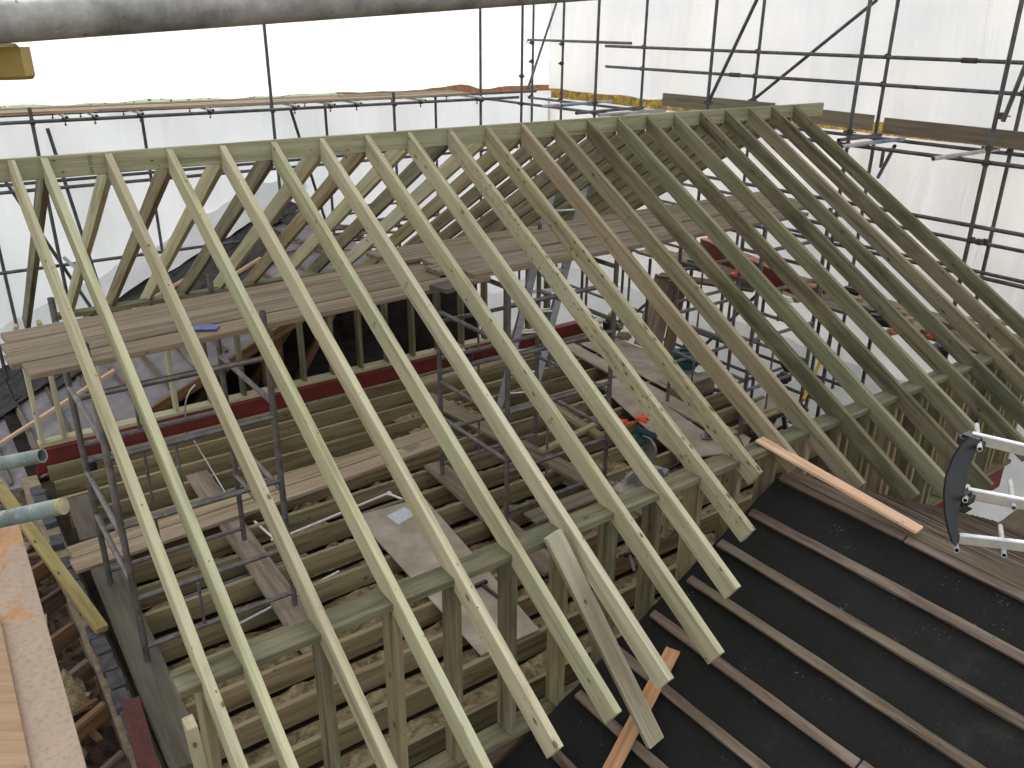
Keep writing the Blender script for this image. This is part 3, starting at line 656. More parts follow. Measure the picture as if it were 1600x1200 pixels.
# ------------------------------------------------------------------ ladder stand-off, right edge
ls = thing('ladder', dep(1540, 780, 2.9), 'aluminium ladder end with black curved stand-off pad at the right edge', 'ladder')
D = 2.9
def LP(u, v, d=D): return dep(u, v, d)
P3 = [(1513, 680), (1508, 768), (1495, 834)]
vd = (LP(1500, 760)-CP).normalized()
for (u0, v0, u1, v1, w) in ((1517, 683, 1640, 712, .078), (1510, 770, 1640, 795, .078), (1497, 841, 1640, 858, .072)):
    a = LP(u0, v0); b_ = LP(u1, v1, D-.1); timber('stile', a, b_, .022, w*.5, ALU, ls, up=(0, 0, 1), ch=.003, wob=0, bow=0)
for (u0, v0, u1, v1) in ((1526, 664, 1531, 702), (1578, 752, 1584, 794), (1512, 760, 1508, 782), (1563, 822, 1569, 868), (1490, 832, 1495, 860)):
    tube('rung', LP(u0, v0, D+.22), LP(u1, v1, D-.10), STEELP, ls, .0085, 12, .002)
bm = bmesh.new(); prof_o = [(1513, 682), (1500, 694), (1487, 715), (1476, 745), (1473, 770), (1474, 800), (1480, 830), (1488, 852)]; prof_i = [(1533, 688), (1522, 712), (1512, 740), (1508, 765), (1500, 790), (1496, 815), (1497, 835), (1500, 846)]
vo = []
for dd in (D-.06, D+.06):
    vo.append(([bm.verts.new(LP(u, v, dd)-LP(1500, 760)) for u, v in prof_o], [bm.verts.new(LP(u, v, dd)-LP(1500, 760)) for u, v in prof_i]))
(fo, fi), (bo, bi) = vo
for k in range(len(prof_o)-1):
    for A, B in ((fo, fi), (fi, bi), (bi, bo), (bo, fo)): bm.faces.new((A[k], A[k+1], B[k+1], B[k]))
bm.faces.new((fo[0], fi[0], bi[0], bo[0])); bm.faces.new((fo[-1], fi[-1], bi[-1], bo[-1]))
bmesh.ops.recalc_face_normals(bm, faces=bm.faces); bmesh.ops.bevel(bm, geom=[e for e in bm.edges if e.calc_face_angle(0) > .9], offset=.006, segments=2, affect='EDGES')
link('stand_off_pad', bm, BLACKP, ls, Matrix.Translation(LP(1500, 760)), True)
for (u, v) in ((1519, 690), (1500, 775)):
    box('pad_clamp', LP(u, v), (.07, .08, .05), BLACKP, ls, ch=.012)

# ------------------------------------------------------------------ perimeter scaffold: back
BY, BO = 6.6, 7.65
sb = thing('perimeter_scaffold', (2.5, 7.1, ZG), 'tube and coupler scaffold with pale boards along the far polythene wall', 'scaffold')
bpoles = [(-1.8, 0), (-.75, -.33), (2.56, 2), (6.27, 3)]
for x, top in ((-4.2, 2), (-1.7, -.3), (-.73, -.22), (2.56, 3), (4.66, -.21), (6.4, 3)):
    tube('standard', (x, BY, ZG), (x, BY, top), STEELD, sb)
for x in (-1.35, .9, 3.9, 6.1): tube('standard', (x, BO, ZG), (x, BO, -.35), STEELD, sb)
tube('ledger', (-5, BY-.05, -.40), (7.2, BY-.05, -.38), STEELD, sb); tube('ledger', (-5, BO-.05, -.40), (8.4, BO-.05, -.38), STEELD, sb)
tube('ledger', (-5, BY-.05, -1.27), (7.2, BY-.05, -1.26), STEELD, sb); tube('ledger', (-5, BO-.05, -1.35), (8.4, BO-.05, -1.3), STEELD, sb)
tube('ledger', (-5, BY+.05, -2.35), (5.5, BY+.05, -2.35), STEELD, sb)
for u in (101, 148, 220, 330, 463, 519, 560, 660, 748):
    x = at(u, 180, 'y', BY-.1).x
    tube('transom', (x, BY-.22, -.345), (x+.02, BO+.1, -.345), STEELP, sb); coupler((x, BY-.05, -.38), sb, (0, 1, 0), (1, 0, 0))
    coupler((x+.02, BO-.05, -.38), sb, (0, 1, 0), (1, 0, 0))
for x in (-1.7, -.73, 2.56, 4.66, 6.4): coupler((x, BY-.02, -.40), sb); coupler((x, BY-.02, -1.27), sb)
tube('brace', (2.9, BY+.12, -.4), (3.9, BO-.1, -3.2), STEELD, sb); tube('brace', (-1.5, BY+.1, -.3), (-.3, BY+.1, -3.4), STEELD, sb)
tube('brace', (-.55, BY+.1, -.5), (-.2, BY+.1, -3.4), STEELD, sb)
a = at(825, 138, 'y', BY-.08); b_ = at(869, 6, 'y', BO); tube('brace', a, b_, STEELD, sb); coupler(at(815, 119, 'y', BY), sb)
for k, (x0, x1, y) in enumerate(((-5, .12, BY+.22), (.05, 6.25, BY+.24), (-4.9, 3.9, BY+.46), (3.95, 6.3, BY+.47), (-4.8, 6.3, BY+.70))):
    brd('scaffold_board', (x0, y, -.283), (x1, y, -.283), .225, .038, BOARDP if k < 3 else BOARD, ['pale walkway board on the far scaffold, left end of its front row', 'pale walkway board on the far scaffold, right part of its front row', 'walkway board in the middle row of the far scaffold, left part', 'walkway board in the middle row of the far scaffold, right part', 'walkway board on the far scaffold, row nearest the polythene'][k], 'scaffold board', 'boards on the far scaffold')
# hanging tube left
tube('brace', at(101, 403, 'y', BY), at(125, 425, 'y', BY-.8), STEELP, sb)
# ------------------------------------------------------------------ perimeter scaffold: right
RX, RO = 7.3, 8.5
sr = thing('perimeter_scaffold', (8, 1, ZG), 'tube and coupler scaffold with toe boards along the right polythene wall', 'scaffold')
for (u, v) in ((816, 60), (934, 60), (1116, 50), (1352, 50), (1586, 50)):
    p = at(u, v, 'x', RX); tube('standard', (RX, p.y, ZG), (RX, p.y, 3.2), STEELD, sr); coupler((RX, p.y, -.5), sr, (0, 0, 1), (0, 1, 0))
    if u > 900: coupler((RX, p.y, -.34), sr, (0, 0, 1), (1, 0, 0))
for (u, v) in ((833, 60), (880, 60), (1008, 60), (1188, 60), (1395, 50), (1620, 60)):
    p = at(u, v, 'x', RO); tube('standard', (RO, p.y, ZG), (RO, p.y, 3.2), STEELD, sr)
    for z in (.505, .16, -.5): coupler((RO-.02, p.y, z), sr, (0, 0, 1), (0, 1, 0))
for (y0, y1, z0, z1) in ((8.05, 5.0, .56, .56), (5.65, -4.5, .50, .49), (5.62, -4.5, .16, .15)):
    tube('guard_rail', (RO-.05, y0, z0), (RO-.05, y1, z1), STEELD, sr)
p = at(1515, 94, 'x', RO-.05); tube('sleeve_coupler', (RO-.05, p.y-.09, .493), (RO-.05, p.y+.09, .493), CLAMP, sr, .033)
p = at(1148, 121, 'x', RO-.05); tube('sleeve_coupler', (RO-.05, p.y-.1, .158), (RO-.05, p.y+.1, .158), CLAMP, sr, .033)
for x, z, y1 in ((RX+.05, -.50, -4.5), (RO-.05, -.52, -4.5)): tube('ledger', (x, 7.9, z), (x, y1, z), STEELD, sr)
for x, z in ((RX+.05, -1.75), (RO-.05, -1.62), (RO-.05, -1.98), (RX+.05, -2.6), (RX+.05, -1.2), (RO-.05, -2.7), (RX+.06, -3.6)): tube('ledger', (x, 6.4, z), (x, -4.5, z), STEELD, sr)
def tr(u0, v0, u1, v1, z, m=STEELP, lab=None):
    return tube('transom', at(u0, v0, 'z', z), at(u1, v1, 'z', z), m, sr)
tr(846, 166, 955, 158, -.45, STEELP); tr(900, 177, 1005, 168, -.45, STEELD); tr(935, 180, 1040, 172, -.45, STEELP)
tr(1458, 248, 1560, 233, -.45, STEELP); tr(1315, 229, 1412, 217, -.45, STEELP); tr(1310, 219, 1376, 211, -.45, STEELD); tr(878, 165, 930, 160, -.44, BLUESTEEL); tr(1335, 226, 1405, 218, -.448, BLUESTEEL)
for y in (3.5, 1.2, -3.4): tube('transom', (RX-.25, y, -.45), (RO+.1, y, -.45), STEELP, sr)
def bx(u0, v0, x0, u1, v1, x1, m=STEELD): tube('brace', at(u0, v0, 'x', x0), at(u1, v1, 'x', x1), m, sr)
bx(1107, 160, RX+.05, 1188, -12, RX+.08); bx(1176, 157, RO+.05, 1370, 0, RO+.05); bx(1567, 190, RX-.03, 1615, 70, RX-.03); bx(1372, 277, RO, 1398, 228, RO-.6)
bx(1376, 262, RO+.04, 1381, 232, RO+.04)
for (u, v) in ((1107, 160),): coupler(at(u, v, 'x', RX), sr)
coupler(at(1176, 157, 'x', RO), sr); coupler(at(1566, 181, 'x', RX), sr); coupler(at(1518, 375, 'x', RX), sr, (0, 0, 1), (0, 1, 0)); coupler(at(1530, 378, 'x', RX+.1), sr, (0, 0, 1), (0, 1, 0)); coupler(at(1540, 378, 'x', RX+.3), sr, (0, 0, 1), (0, 1, 0))
g = 'toe boards on the right scaffold'
TOE = wood('toe_board_timber', (.25, .20, .155), (.205, .16, .122), (.14, .11, .085), knots=.4, bl=.2)
def toe(u0, v0, u1, v1, label):
    a = at(u0, v0, 'x', RO-.1); b_ = at(u1, v1, 'x', RO-.1); o = timber('toe_board', a, b_, .04, .20, TOE, None, bow=0); tag(o, label, 'toe board', g)
toe(1036, 155, 1209, 172, 'brown toe board behind the right end of the ridge, left one of three'); toe(1211, 175, 1364, 192, 'brown toe board between two scaffold poles right of the ridge end'); toe(1381, 196, 1700, 232, 'long brown toe board at the right edge of the photo')
for k in range(4):
    brd('scaffold_board', (RX+.15+.235*k, -4.2, -.44), (RX+.15+.235*k, -.1-.2*(k % 2), -.44), .225, .038, BOARDD, f'board on the right scaffold lift, {ORD[k]} one from the roof side', 'scaffold board', 'boards on the right scaffold') if False else None

# birdcage scaffold in the void right of the floor
vs = thing('birdcage_scaffold', (6.8, 1.0, -5), 'low birdcage of scaffold tubes over the white sheeting right of the floor', 'scaffold')
for x in (6.35, 7.25):
    for y in (3.6, 2.1, .7, -1.0, -2.4):
        if x < 6 and y < 3: continue
        tube('standard', (x, y, ZG+1), (x, y, -2.3 if x > 6 else -1.9), STEELD, vs)
for z in (-3.9,):
    for x in (6.35, 7.25): tube('ledger', (x+.05, 4.0, z), (x+.05, -2.8, z), STEELD, vs)
    for y in (3.6, .7): tube('transom', (5.9, y+.05, z-.05), (8.3, y+.05, z-.05), STEEL, vs)
tube('brace', (6.35, 3.6, -4.4), (7.3, 2.1, -2.5), STEELD, vs); tube('brace', (6.9, 2.1, -4.4), (7.3, .7, -2.5), STEELD, vs)
# platform with clutter right (X 6.6-8.3)
g = 'boards of the right inner platform'
for k in range(4):
    brd('scaffold_board', (6.95+.24*k, -2.9, -2.42), (6.95+.24*k, 2.9-.2*k, -2.42), .225, .038, BOARD, f'board of the inner platform behind the last rafters, {ORD[k]} from the roof side', 'scaffold board', g)
a = at(1100, 384, 'z', -2.3); b_ = at(1275, 462, 'z', -2.3)
o = timber('steel_beam', a, b_, .15, .2, RED, None, bow=0, wob=0); tag(o, 'red steel beam seen through the middle rafters at the far right', 'steel beam')
o = timber('steel_flange', a+Vector((0, 0, .115)), b_+Vector((0, 0, .115)), .16, .02, PINK, o if False else None, bow=0, wob=0); tag(o, 'pink top of the red steel beam', 'steel flat')  # thin pink bar forms the beam's paler top face
o = timber('steel_post', at(1273, 446, 'z', -2.2), at(1274, 480, 'z', -2.7), .12, .12, RED, None, bow=0); tag(o, 'short red steel post at the end of the red beam', 'steel post')
# teal drill case and orange tool on platform
def lump(name, c, s, m, parent=None, rot=0, sub=2):
    bm = bmesh.new(); boxbm(bm, (0, 0, 0), s); bmesh.ops.bevel(bm, geom=bm.edges[:], offset=min(s)*.3, segments=3, affect='EDGES')
    return link(name, bm, m, parent, Matrix.Translation(c) @ Matrix.Rotation(rot, 4, 'Z'), True)
c = at(1083, 418, 'z', -2.38); t = thing('tool_bag', c, 'teal and black power tool lying on the platform behind the rafters', 'power tool')
lump('body', c+Vector((0, 0, .07)), (.34, .16, .13), TEAL, t, .3); lump('handle', c+Vector((.1, .02, .0)), (.30, .12, .06), BLACKP, t, .5); tube('barrel', c+Vector((-.15, 0, .06)), c+Vector((-.34, .06, .04)), BLACKP, t, .03)
brd('scaffold_board', at(1030, 428, 'z', -2.45), at(1180, 450, 'z', -2.45), .225, .038, BOARDD, 'board under the teal and the orange power tools', 'scaffold board')
c = at(1160, 436, 'z', -2.36); t = thing('power_tool', c, 'bright orange power tool on the platform seen between rafters', 'power tool')
lump('body', c+Vector((0, 0, .06)), (.32, .16, .15), ORANGE, t, -.4); lump('motor_cover', c+Vector((-.17, .03, .04)), (.14, .12, .12), ORANGE, t, -.1); tube('vent', c+Vector((.02, -.09, .07)), c+Vector((.02, -.075, .07)), BLACKP, t, .03); lump('handle', c+Vector((.0, 0, .17)), (.2, .04, .03), BLACKP, t, -.4)
# teal toolbox on the floor
c = at(1068, 578, 'z', zt); t = thing('toolbox', c, 'teal plastic toolbox standing on the right floor panels', 'toolbox')
lump('case', c+Vector((0, 0, .13)), (.42, .26, .22), TEAL, t, -.5); lump('lid', c+Vector((0, 0, .255)), (.43, .27, .06), TEAL, t, -.5); lump('handle', c+Vector((0, 0, .295)), (.18, .04, .03), BLACKP, t, -.5)
lump('latch', c+Vector((-.05, -.15, .2)), (.05, .03, .08), BLACKP, t, -.5)
brd('plank', at(1040, 600, 'z', zt), at(1110, 585, 'z', zt), .25, .03, CHIP, 'grey plank under the teal toolbox', 'plank')

# ------------------------------------------------------------------ mitre saw on the wall plate side
c = at(1005, 745, 'z', -3.0+.0)
c = at(1005, 752, 'z', -2.95); t = thing('mitre_saw', c, 'mitre saw with round base standing beside the near stud wall plate', 'mitre saw')
bm = bmesh.new(); tubebm(bm, (0, 0, 0), (0, 0, .04), .15, 28); boxbm(bm, (-.17, -.02, .015), (.36, .20, .035), Matrix.Rotation(.3, 3, 'Z')); boxbm(bm, (.16, .02, .015), (.26, .16, .035), Matrix.Rotation(.3, 3, 'Z'))
boxbm(bm, (0, .07, .075), (.46, .025, .08), Matrix.Rotation(.3, 3, 'Z')); bmesh.ops.recalc_face_normals(bm, faces=bm.faces); link('base', bm, SAWM, t, Matrix.Translation(c))
bm = bmesh.new(); tubebm(bm, (-.02, 0, .04), (.02, 0, .04), .035, 16); tubebm(bm, (0, .04, .05), (.02, .12, .32), .022, 12); boxbm(bm, (.02, .1, .33), (.08, .10, .10)); link('arm', bm, SAWM, t, Matrix.Translation(c), True)
bm = bmesh.new(); tubebm(bm, (-.012, 0, 0), (.012, 0, 0), .125, 32); link('blade_guard', bm, ALUD, t, Matrix.Translation(c+Vector((.04, .03, .30))), True)
lump('motor', c+Vector((-.09, .05, .40)), (.20, .13, .13), GLOVE, t, .3); lump('handle', c+Vector((-.02, -.02, .50)), (.05, .20, .05), GLOVE, t, .2); lump('handle_grip', c+Vector((-.02, .08, .46)), (.05, .05, .14), GLOVE, t, .2)
for xa, xb, rr in ((-.15, -.10, .07), (.12, .16, .055)):
    bm = bmesh.new(); tubebm(bm, (xa, -.09, .01), (xb, -.09, .01), rr, 20); link('adjuster', bm, ALUD, t, Matrix.Translation(c+Vector((0, 0, .06))), True)
c2 = at(985, 659, 'z', -2.45)
for k, (dx, dy) in enumerate(((-.10, .05), (.14, .0))):
    t = thing('glove', c2+Vector((dx, dy, 0)), ['orange work glove with spread fingers on top of the saw, left one', 'orange work glove on top of the saw, right one'][k], 'glove', 'orange work gloves')
    lump('palm', c2+Vector((dx, dy, 0)), (.11, .09, .035), ORANGE, t, .5*k)
    for q in range(4): lump('finger', c2+Vector((dx+.085-.004*q, dy-.05+.027*q, -.01-.012*(q % 2))), (.085, .022, .022), ORANGE, t, -.35+.2*q)
    lump('thumb', c2+Vector((dx-.02, dy-.06, -.01)), (.03, .06, .022), ORANGE, t, .4)
stand = box('saw_table', at(1005, 752, 'z', -2.95)+Vector((-.02, 0, -.03)), (.62, .34, .035), BOARDP, None, Matrix.Rotation(.3, 3, 'Z')); tag(stand, 'small plank table carrying the mitre saw', 'table')
for sx in (-.25, .22):
    for sy in (-.12, .12):
        cc = at(1005, 752, 'z', -2.95)+Vector((sx, sy, -.045)); timber('leg', (cc.x, cc.y, ZB+.02), cc, .04, .04, BOARDP, None, bow=0).parent = stand
for ch in stand.children: ch.matrix_parent_inverse = stand.matrix_basis.inverted()
# circular saw, cables, trestle, hammers, paper, pipes
c = at(1112, 682, 'z', zt); t = thing('circular_saw', c, 'small circular saw lying on the chipboard behind the near plate', 'circular saw')
lump('shoe', c, (.26, .12, .012), ALUD, t, -.6); lump('motor', c+Vector((0, .02, .05)), (.14, .09, .08), ALUD, t, -.6); tube('blade_guard', c+Vector((.03, -.05, .04)), c+Vector((.035, -.02, .04)), ALUD, t, .075, 20, 0)
for k, pts in enumerate((((1128, 690), (1150, 678), (1165, 700), (1180, 688), (1172, 672), (1190, 690)), ((975, 740), (1000, 755), (1040, 735), (1060, 722), (1048, 710)))):
    o = curvetube('power_cable', [at(u, v, 'z', zt+.02) for u, v in pts], .007, BLACKP); tag(o, ['black power cable in loops behind the near wall plate', 'black power cable trailing from the mitre saw'][k], 'cable')
c = at(1215, 655, 'z', -2.9); t = thing('trestle', c, 'black folding trestle with a board on it behind the near wall', 'trestle')
for a, b_ in (((-.1, 0), (-.16, -.2)), ((.1, 0), (.16, -.2)), ((-.1, .1), (-.16, .3)), ((.1, .1), (.16, .3))): timber('leg', c+Vector((a[0], a[1], 0)), Vector((c.x+b_[0], c.y+b_[1], ZB)), .04, .04, BLACKP, t, bow=0)
timber('beam', c+Vector((-.3, .05, .03)), c+Vector((.3, .05, .03)), .09, .05, BLACKP, t, bow=0); timber('top_board', c+Vector((-.35, .05, .08)), c+Vector((.35, .05, .08)), .12, .03, JOIST, t, bow=0)
for k, (u0, v0, u1, v1, hu, hv, z) in enumerate(((752, 912, 762, 920, 748, 914, ZB+.04), (984, 867, 993, 896, 984, 866, ZB+.06))):
    a = at(u0, v0, 'z', z); b_ = at(u1, v1, 'z', z); h = at(hu, hv, 'z', z)
    t = thing('hammer', a, ['black claw hammer lying on the chipboard panel with the paper', 'black headed hammer with pale handle lying beyond the near wall studs'][k], 'hammer')
    b2 = a+(b_-a).normalized()*.24; timber('handle', a, b2, .026, .02, BLACKP if k == 0 else ALUD, t, bow=0)
    dd = (b2-a).normalized(); s = dd.cross(Vector((0, 0, 1))); timber('head', a-s*.06, a+s*.055, .032, .032, BLACKP, t, bow=0); timber('claw', a+s*.055, a+s*.10-dd*.0+Vector((0, 0, -.01)), .03, .012, BLACKP, t, bow=0)
o = slab('paper_sheet', [at(u, v, 'z', ZB+.026) for u, v in ((604, 806), (632, 792), (650, 803), (623, 820))], .002, PAPER); tag(o, 'printed plan sheet lying on the grey chipboard panel', 'paper')
zz = ZJ-.02
pp = thing('water_pipe', at(470, 835, 'z', zz), 'white plastic water pipe with elbows running between joists to the chipboard', 'pipe')
tube('straight', at(447, 837, 'z', zz), at(606, 771, 'z', zz), WHITE, pp, .012); tube('straight', at(606, 771, 'z', zz), at(634, 782, 'z', zz), WHITE, pp, .012); lump('elbow', at(608, 771, 'z', zz), (.05, .05, .04), WHITE, pp); lump('elbow', at(428, 843, 'z', zz), (.06, .04, .04), WHITE, pp); tube('straight', at(398, 815, 'z', zz), at(430, 843, 'z', zz), WHITE, pp, .012)
o = tube('grey_pipe', at(355, 985, 'z', ZJ-.02), at(530, 893, 'z', ZJ-.02), ALU, None, .013); tag(o, 'slim grey pipe lying on the joists near the front wall', 'pipe')
o = tube('waste_pipe', at(285, 940, 'z', ZJ-.12), at(480, 870, 'z', ZJ-.12), plain('dark_grey_pipe', (.12, .125, .15), .4), None, .04); tag(o, 'dark grey waste pipe lying between two joists', 'pipe')
o = tube('pipe_stub', (-1.35, 2.66, ZJ-.1), (-1.35, 2.66, ZJ+.1), BLACKP, None, .055, 20, .006); tag(o, 'short black pipe stub standing between the rear joists', 'pipe')
o = curvetube('grey_cable', [at(290, 655, 'y', 2.9), at(290, 630, 'y', 2.9), at(296, 612, 'y', 2.9), at(305, 601, 'y', 2.9)], .010, ALU); tag(o, 'grey cable curving up out of the floor at the red beam', 'cable')
o = curvetube('earth_rod', [at(298, 680, 'z', ZJ), at(330, 733, 'z', ZJ), at(355, 775, 'z', ZJ)], .009, ALU); tag(o, 'thin silver cable crossing the rear joists', 'cable')
o = curvetube('yellow_hose', [at(1302, 516, 'z', -2.9), at(1290, 545, 'z', -3.0), at(1275, 580, 'z', -3.1), at(1255, 625, 'z', -3.3)], .022, YELH); tag(o, 'yellow hose hanging down between rafters over the white sheeting', 'hose')
for k, (u, v, s) in enumerate(((1235, 570, .25), (1225, 590, .2), (1250, 640, .18))):
    o = lump('black_bag', at(u, v, 'z', -3.4), (s, s*.8, s*.7), BLACKP, None, k); tag(o, ['black bag', 'small black bag', 'smallest black bag'][k]+' on the floor behind the near wall right of the trestle', 'bag', 'black bags')
c = at(952, 515, 'z', zt+.1); o = lump('black_bucket', c, (.16, .2, .34), BLACKP, None, .3); tag(o, 'upright black saw case standing behind the rafters next to the tower leg', 'case')
for k, (u, v, s, m) in enumerate(((940, 500, .12, WHITE), (955, 492, .10, BOARDP), (965, 510, .12, BOARD), (975, 525, .14, JOIST), (800, 548, .14, ALUD))):
    o = lump('rubble_sack', at(u, v, 'z', zt+.12), (s*1.6, s, s*.8), m, None, k*.8); tag(o, ['crumpled white wrapper', 'pale wood block', 'brown wood block', 'green tinged wood block', 'small grey sheet of metal'][k]+' among the clutter near the short red beam', 'clutter')
# clutter on the inner platform at right (seen between rafters)
items = [(1345, 470, .2, JOIST), (1358, 488, .22, BLACKP), (1375, 500, .25, BLACKP), (1395, 518, .14, PINK), (1408, 500, .2, BOARDP), (1432, 505, .2, JOIST), (1455, 525, .1, ORANGE), (1470, 545, .2, BLACKP), (1330, 455, .2, BLACKP), (1480, 530, .22, JOIST), (1500, 500, .25, BOARDP), (1415, 480, .2, BOARD), (1520, 520, .2, BOARD), (1540, 505, .2, JOIST), (1226, 468, .18, WHITE), (1250, 470, .12, JOIST)]
nm = {id(JOIST): 'treated wood offcut', id(BLACKP): 'black tool bag', id(PINK): 'pink packet', id(BOARDP): 'pale wood offcut', id(ORANGE): 'red orange tool', id(BOARD): 'brown wood offcut', id(WHITE): 'white bundle'}
for k, (u, v, s, m) in enumerate(items):
    c = at(u, v, 'z', -2.33)
    if m in (BLACKP, WHITE, ORANGE, PINK): o = lump('clutter_item', c, (s*1.2, s*.7, s*.5), m, None, k)
    else: o = timber('offcut', c, c+Vector((math.sin(k*2.1)*.4, math.cos(k*2.1)*.4, .02)), .1, .05, m, None, bow=0)
    tag(o, f'{nm[id(m)]} on the right inner platform, {ORD[k]} item of the clutter', 'clutter', 'clutter on the inner platform')

# ------------------------------------------------------------------ polythene sheeting
def sheet(name, p0, p1, z0, z1, m, label, amp=.05, seed=0, nx=70, nz=26, scal=0):
    p0 = Vector(p0); p1 = Vector(p1); d = p1-p0; L = d.length; nrm = Vector((-d.y, d.x, 0)).normalized(); bm = bmesh.new(); g = []
    for i in range(nx+1):
        r = []
        for j in range(nz+1):
            s = i/nx; t = j/nz; q = Vector((s*L*.9+seed, t*(z1-z0)*.7, seed))
            off = amp*(mn.noise(q)+.6*mn.noise(Vector((s*L*2.2, t*.8, seed+4)))+.25*mn.noise(q*5)); p = p0+d*s+nrm*off
            z = z0+(z1-z0)*t + (scal*mn.noise(Vector((s*L*1.6, 0, seed))) if j == 0 else 0) + (.035 if j == 0 and seed == 1 and 6.1 < p.x < 7.2 else 0)
            r.append(bm.verts.new((p.x, p.y, z)))
        g.append(r)
    for i in range(nx):
        for j in range(nz): bm.faces.new((g[i][j], g[i+1][j], g[i+1][j+1], g[i][j+1]))
    return tag(link(name, bm, m, None, None, True), label, 'sheeting')
sheet('polythene_sheet', (-6, 7.95, 0), (9.0, 7.95, 0), -.295, 3.4, SHEET, 'upper white polythene sheet hung along the far scaffold above the boards', seed=1, scal=.06)
sheet('polythene_sheet', (-6, 7.85, 0), (9.0, 7.85, 0), -5.6, -.40, SHEETB, 'lower greyish polythene sheet hung below the far scaffold boards', seed=2, amp=.08)
sheet('polythene_sheet', (9.0, 7.95, 0), (9.0, -5.5, 0), -.37, 3.4, SHEETW, 'upper polythene sheet on the right scaffold above the toe boards', seed=3, scal=.05)
sheet('polythene_sheet', (8.95, 7.9, 0), (8.95, -5.5, 0), -5.0, -.53, SHEETW, 'lower polythene sheet on the right scaffold below the toe boards', seed=4, amp=.08)
bm = bmesh.new(); nx, ny = 60, 90; g = []
for i in range(nx+1):
    r = []
    for j in range(ny+1):
        x = 4.0+(8.95-4.0)*i/nx; y = -3.0+10.8*j/ny
        z = -4.45+.5*max(0, (x-7.6)/1.3)**2+.10*mn.noise(Vector((x*1.1, y*1.1, 2)))+.05*mn.noise(Vector((x*3.5, y*2.5, 7)))+.02*mn.noise(Vector((x*9, y*9, 7)))
        r.append(bm.verts.new((x, y, z)))
    g.append(r)
for i in range(nx):
    for j in range(ny): bm.faces.new((g[i][j], g[i+1][j], g[i+1][j+1], g[i][j+1]))
tag(link('polythene_sheet', bm, SHEETL, None, None, True), 'crumpled white polythene laid in the drop right of the floor', 'sheeting')
bm = bmesh.new(); g = []
for i in range(61):
    r = []
    for j in range(31):
        x = -3.2+6.4*i/60; y = 7.0+.85*j/30; z = bz(x)+.10+.2*(j/30)+.12*mn.noise(Vector((x*1.5, y*2, 1)))+.05*mn.noise(Vector((x*5, y*5, 1))); r.append(bm.verts.new((x, y, z)))
    g.append(r)
for i in range(60):
    for j in range(30): bm.faces.new((g[i][j], g[i+1][j], g[i+1][j+1], g[i][j+1]))
tag(link('polythene_sheet', bm, SHEETL, None, None, True), 'crumpled white polythene lying along the top of the slate roof', 'sheeting')

# added unseen roof of translucent profiled sheets, shaped to dim the top light
shade_roof = thing('shading_roof', (1, 2, 3.5), 'added unseen roof of translucent profiled sheets shading the rafters', 'added shading roof')
bm = bmesh.new(); prev = None; x = -3.6; k = 0
while x < 9.4:
    z = 3.5+(.035 if (k//2) % 2 else 0)
    cur = [bm.verts.new((x, yy, z+.10*(yy+3)*.3)) for yy in ((-1.3 if x < 2.6 else -3.4), 8.4)]
    if prev: bm.faces.new((prev[0], cur[0], cur[1], prev[1]))
    prev = cur; x += .03 if k % 2 == 0 else .10; k += 1
link('shading_sheets', bm, sheetmat('translucent_shading_sheet', False, 1, .6, .42), shade_roof)

# ------------------------------------------------------------------ outside, glimpsed between the sheets
def hedge(name, x0, x1, y0, y1, z0, z1, m, label, nleaf=5000, seed=0, size=.055):
    rs = random.Random(seed); bm = bmesh.new()
    for k in range(nleaf):
        p = Vector((rs.uniform(x0, x1), rs.uniform(y0, y1), 0)); top = z1+.25*mn.noise(Vector((p.x*.8, p.y*.8, seed)))
        p.z = top-(top-z0)*rs.random()**1.5
        a = Vector((rs.gauss(0, 1), rs.gauss(0, 1), rs.gauss(0, 1))).normalized()*size; b2 = a.orthogonal().normalized()*size*.6
        vs_ = [bm.verts.new(p+a), bm.verts.new(p+b2), bm.verts.new(p-a), bm.verts.new(p-b2)]; bm.faces.new(vs_)
    t = thing(name, ((x0+x1)/2, (y0+y1)/2, ZG), label, 'hedge'); link('foliage', bm, m, t)
    bm = bmesh.new(); boxbm(bm, ((x0+x1)/2, (y0+y1)/2, (ZG+z1-.5)/2), (x1-x0-.3, y1-y0-.3, z1-.5-ZG)); link('twigs', bm, m, t)
    return t
hedge('hedge', 12, 13.6, -8, 12, -3.5, -.05, HEDGE, 'golden autumn hedge glimpsed below the right polythene sheet', 12000, 1)
hedge('hedge', -4, 6.5, 11.8, 13, -3.5, -.15, LEAFG, 'green hedge glimpsed below the far polythene sheet', 6000, 2)
h = thing('brick_house', (10.5, 15, ZG), 'brick house with white framed windows glimpsed over the far scaffold', 'house')
bm = bmesh.new(); boxbm(bm, (11, 16, -2.6), (9, 3, 7.2)); link('wall', bm, BRICKR, h)
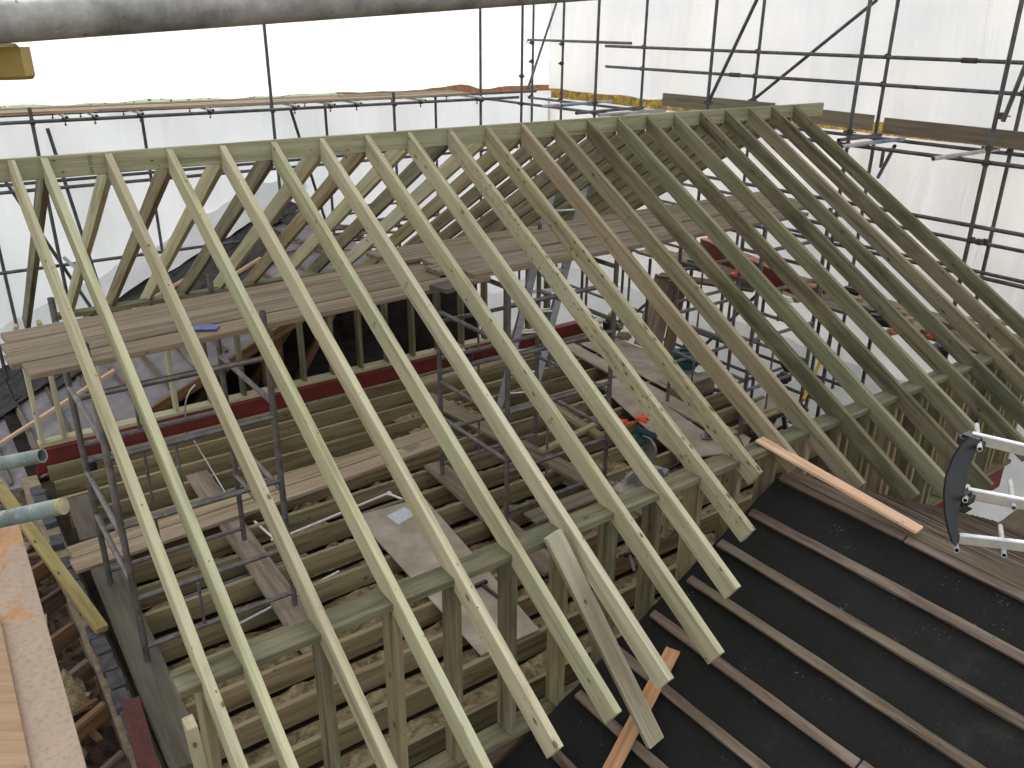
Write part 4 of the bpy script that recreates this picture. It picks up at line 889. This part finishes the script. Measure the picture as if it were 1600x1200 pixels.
for k, x in enumerate((8.4, 9.3, 11.5)):
    bm = bmesh.new(); boxbm(bm, (x, 14.47, -.1), (.7, .06, 1.2)); w_ = link('window_frame', bm, WHITE, h); bm = bmesh.new(); boxbm(bm, (x, 14.43, -.1), (.5, .03, 1.0)); g_ = link('pane', bm, BLACKP, w_)
    w_.matrix_basis = Matrix.Translation(h.location).inverted(); g_.matrix_basis = Matrix.Identity(4)

# grade stamps: small printed lettering on the timber
INK = plain('stamp_ink', (.10, .075, .05), .9, 0, .2, 30, 0)
def stamp(txt, M, size, parent):
    cu = bpy.data.curves.new('stamp', 'FONT'); cu.body = txt; cu.size = size; cu.align_x = 'CENTER'; cu.align_y = 'CENTER'; cu.space_line = .8
    tmp = bpy.data.objects.new('stamp_tmp', cu); col.objects.link(tmp); bpy.context.view_layer.update()
    me = bpy.data.meshes.new_from_object(tmp.evaluated_get(bpy.context.evaluated_depsgraph_get())); bpy.data.objects.remove(tmp); bpy.data.curves.remove(cu)
    me.materials.clear(); me.materials.append(INK); o = bpy.data.objects.new('grade_stamp', me); col.objects.link(o); o.parent = parent
    o.matrix_basis = parent.matrix_basis.inverted() @ M; return o
p = at(143, 262, 'y', 0); stamp('GM 3325', Matrix.Translation((p.x, -.0015, -.07)) @ Matrix.Rotation(R(90), 4, 'X') @ Matrix.Rotation(R(90), 4, 'Z'), .035, rb)
rf = [o for o in bpy.data.objects if o.get('category') == 'rafter' and o.get('group') == 'rafters of the near roof slope']
for i, dist in ((5, 1.9), (6, 1.6), (7, 3.0), (11, 1.5), (12, 1.3)):
    o = rf[i]; Y = o.matrix_basis.to_3x3() @ Vector((0, 1, 0)); sy = 1 if Y.x < 0 else -1
    rot = Matrix(((0, 1, 0), (0, 0, sy), (1, 0, 0))) if False else None
    # text plane on the left face: text runs across the depth
    loc = Vector((dist, sy*(TH/2+.0025), -.075)); nrm = Vector((0, sy, 0)); tx = Vector((0, 0, 1)); ty = nrm.cross(tx)
    Ml = Matrix((tx, ty, nrm)).transposed().to_4x4(); Ml.translation = loc
    stamp('C16', o.matrix_basis @ Ml, .035, o)
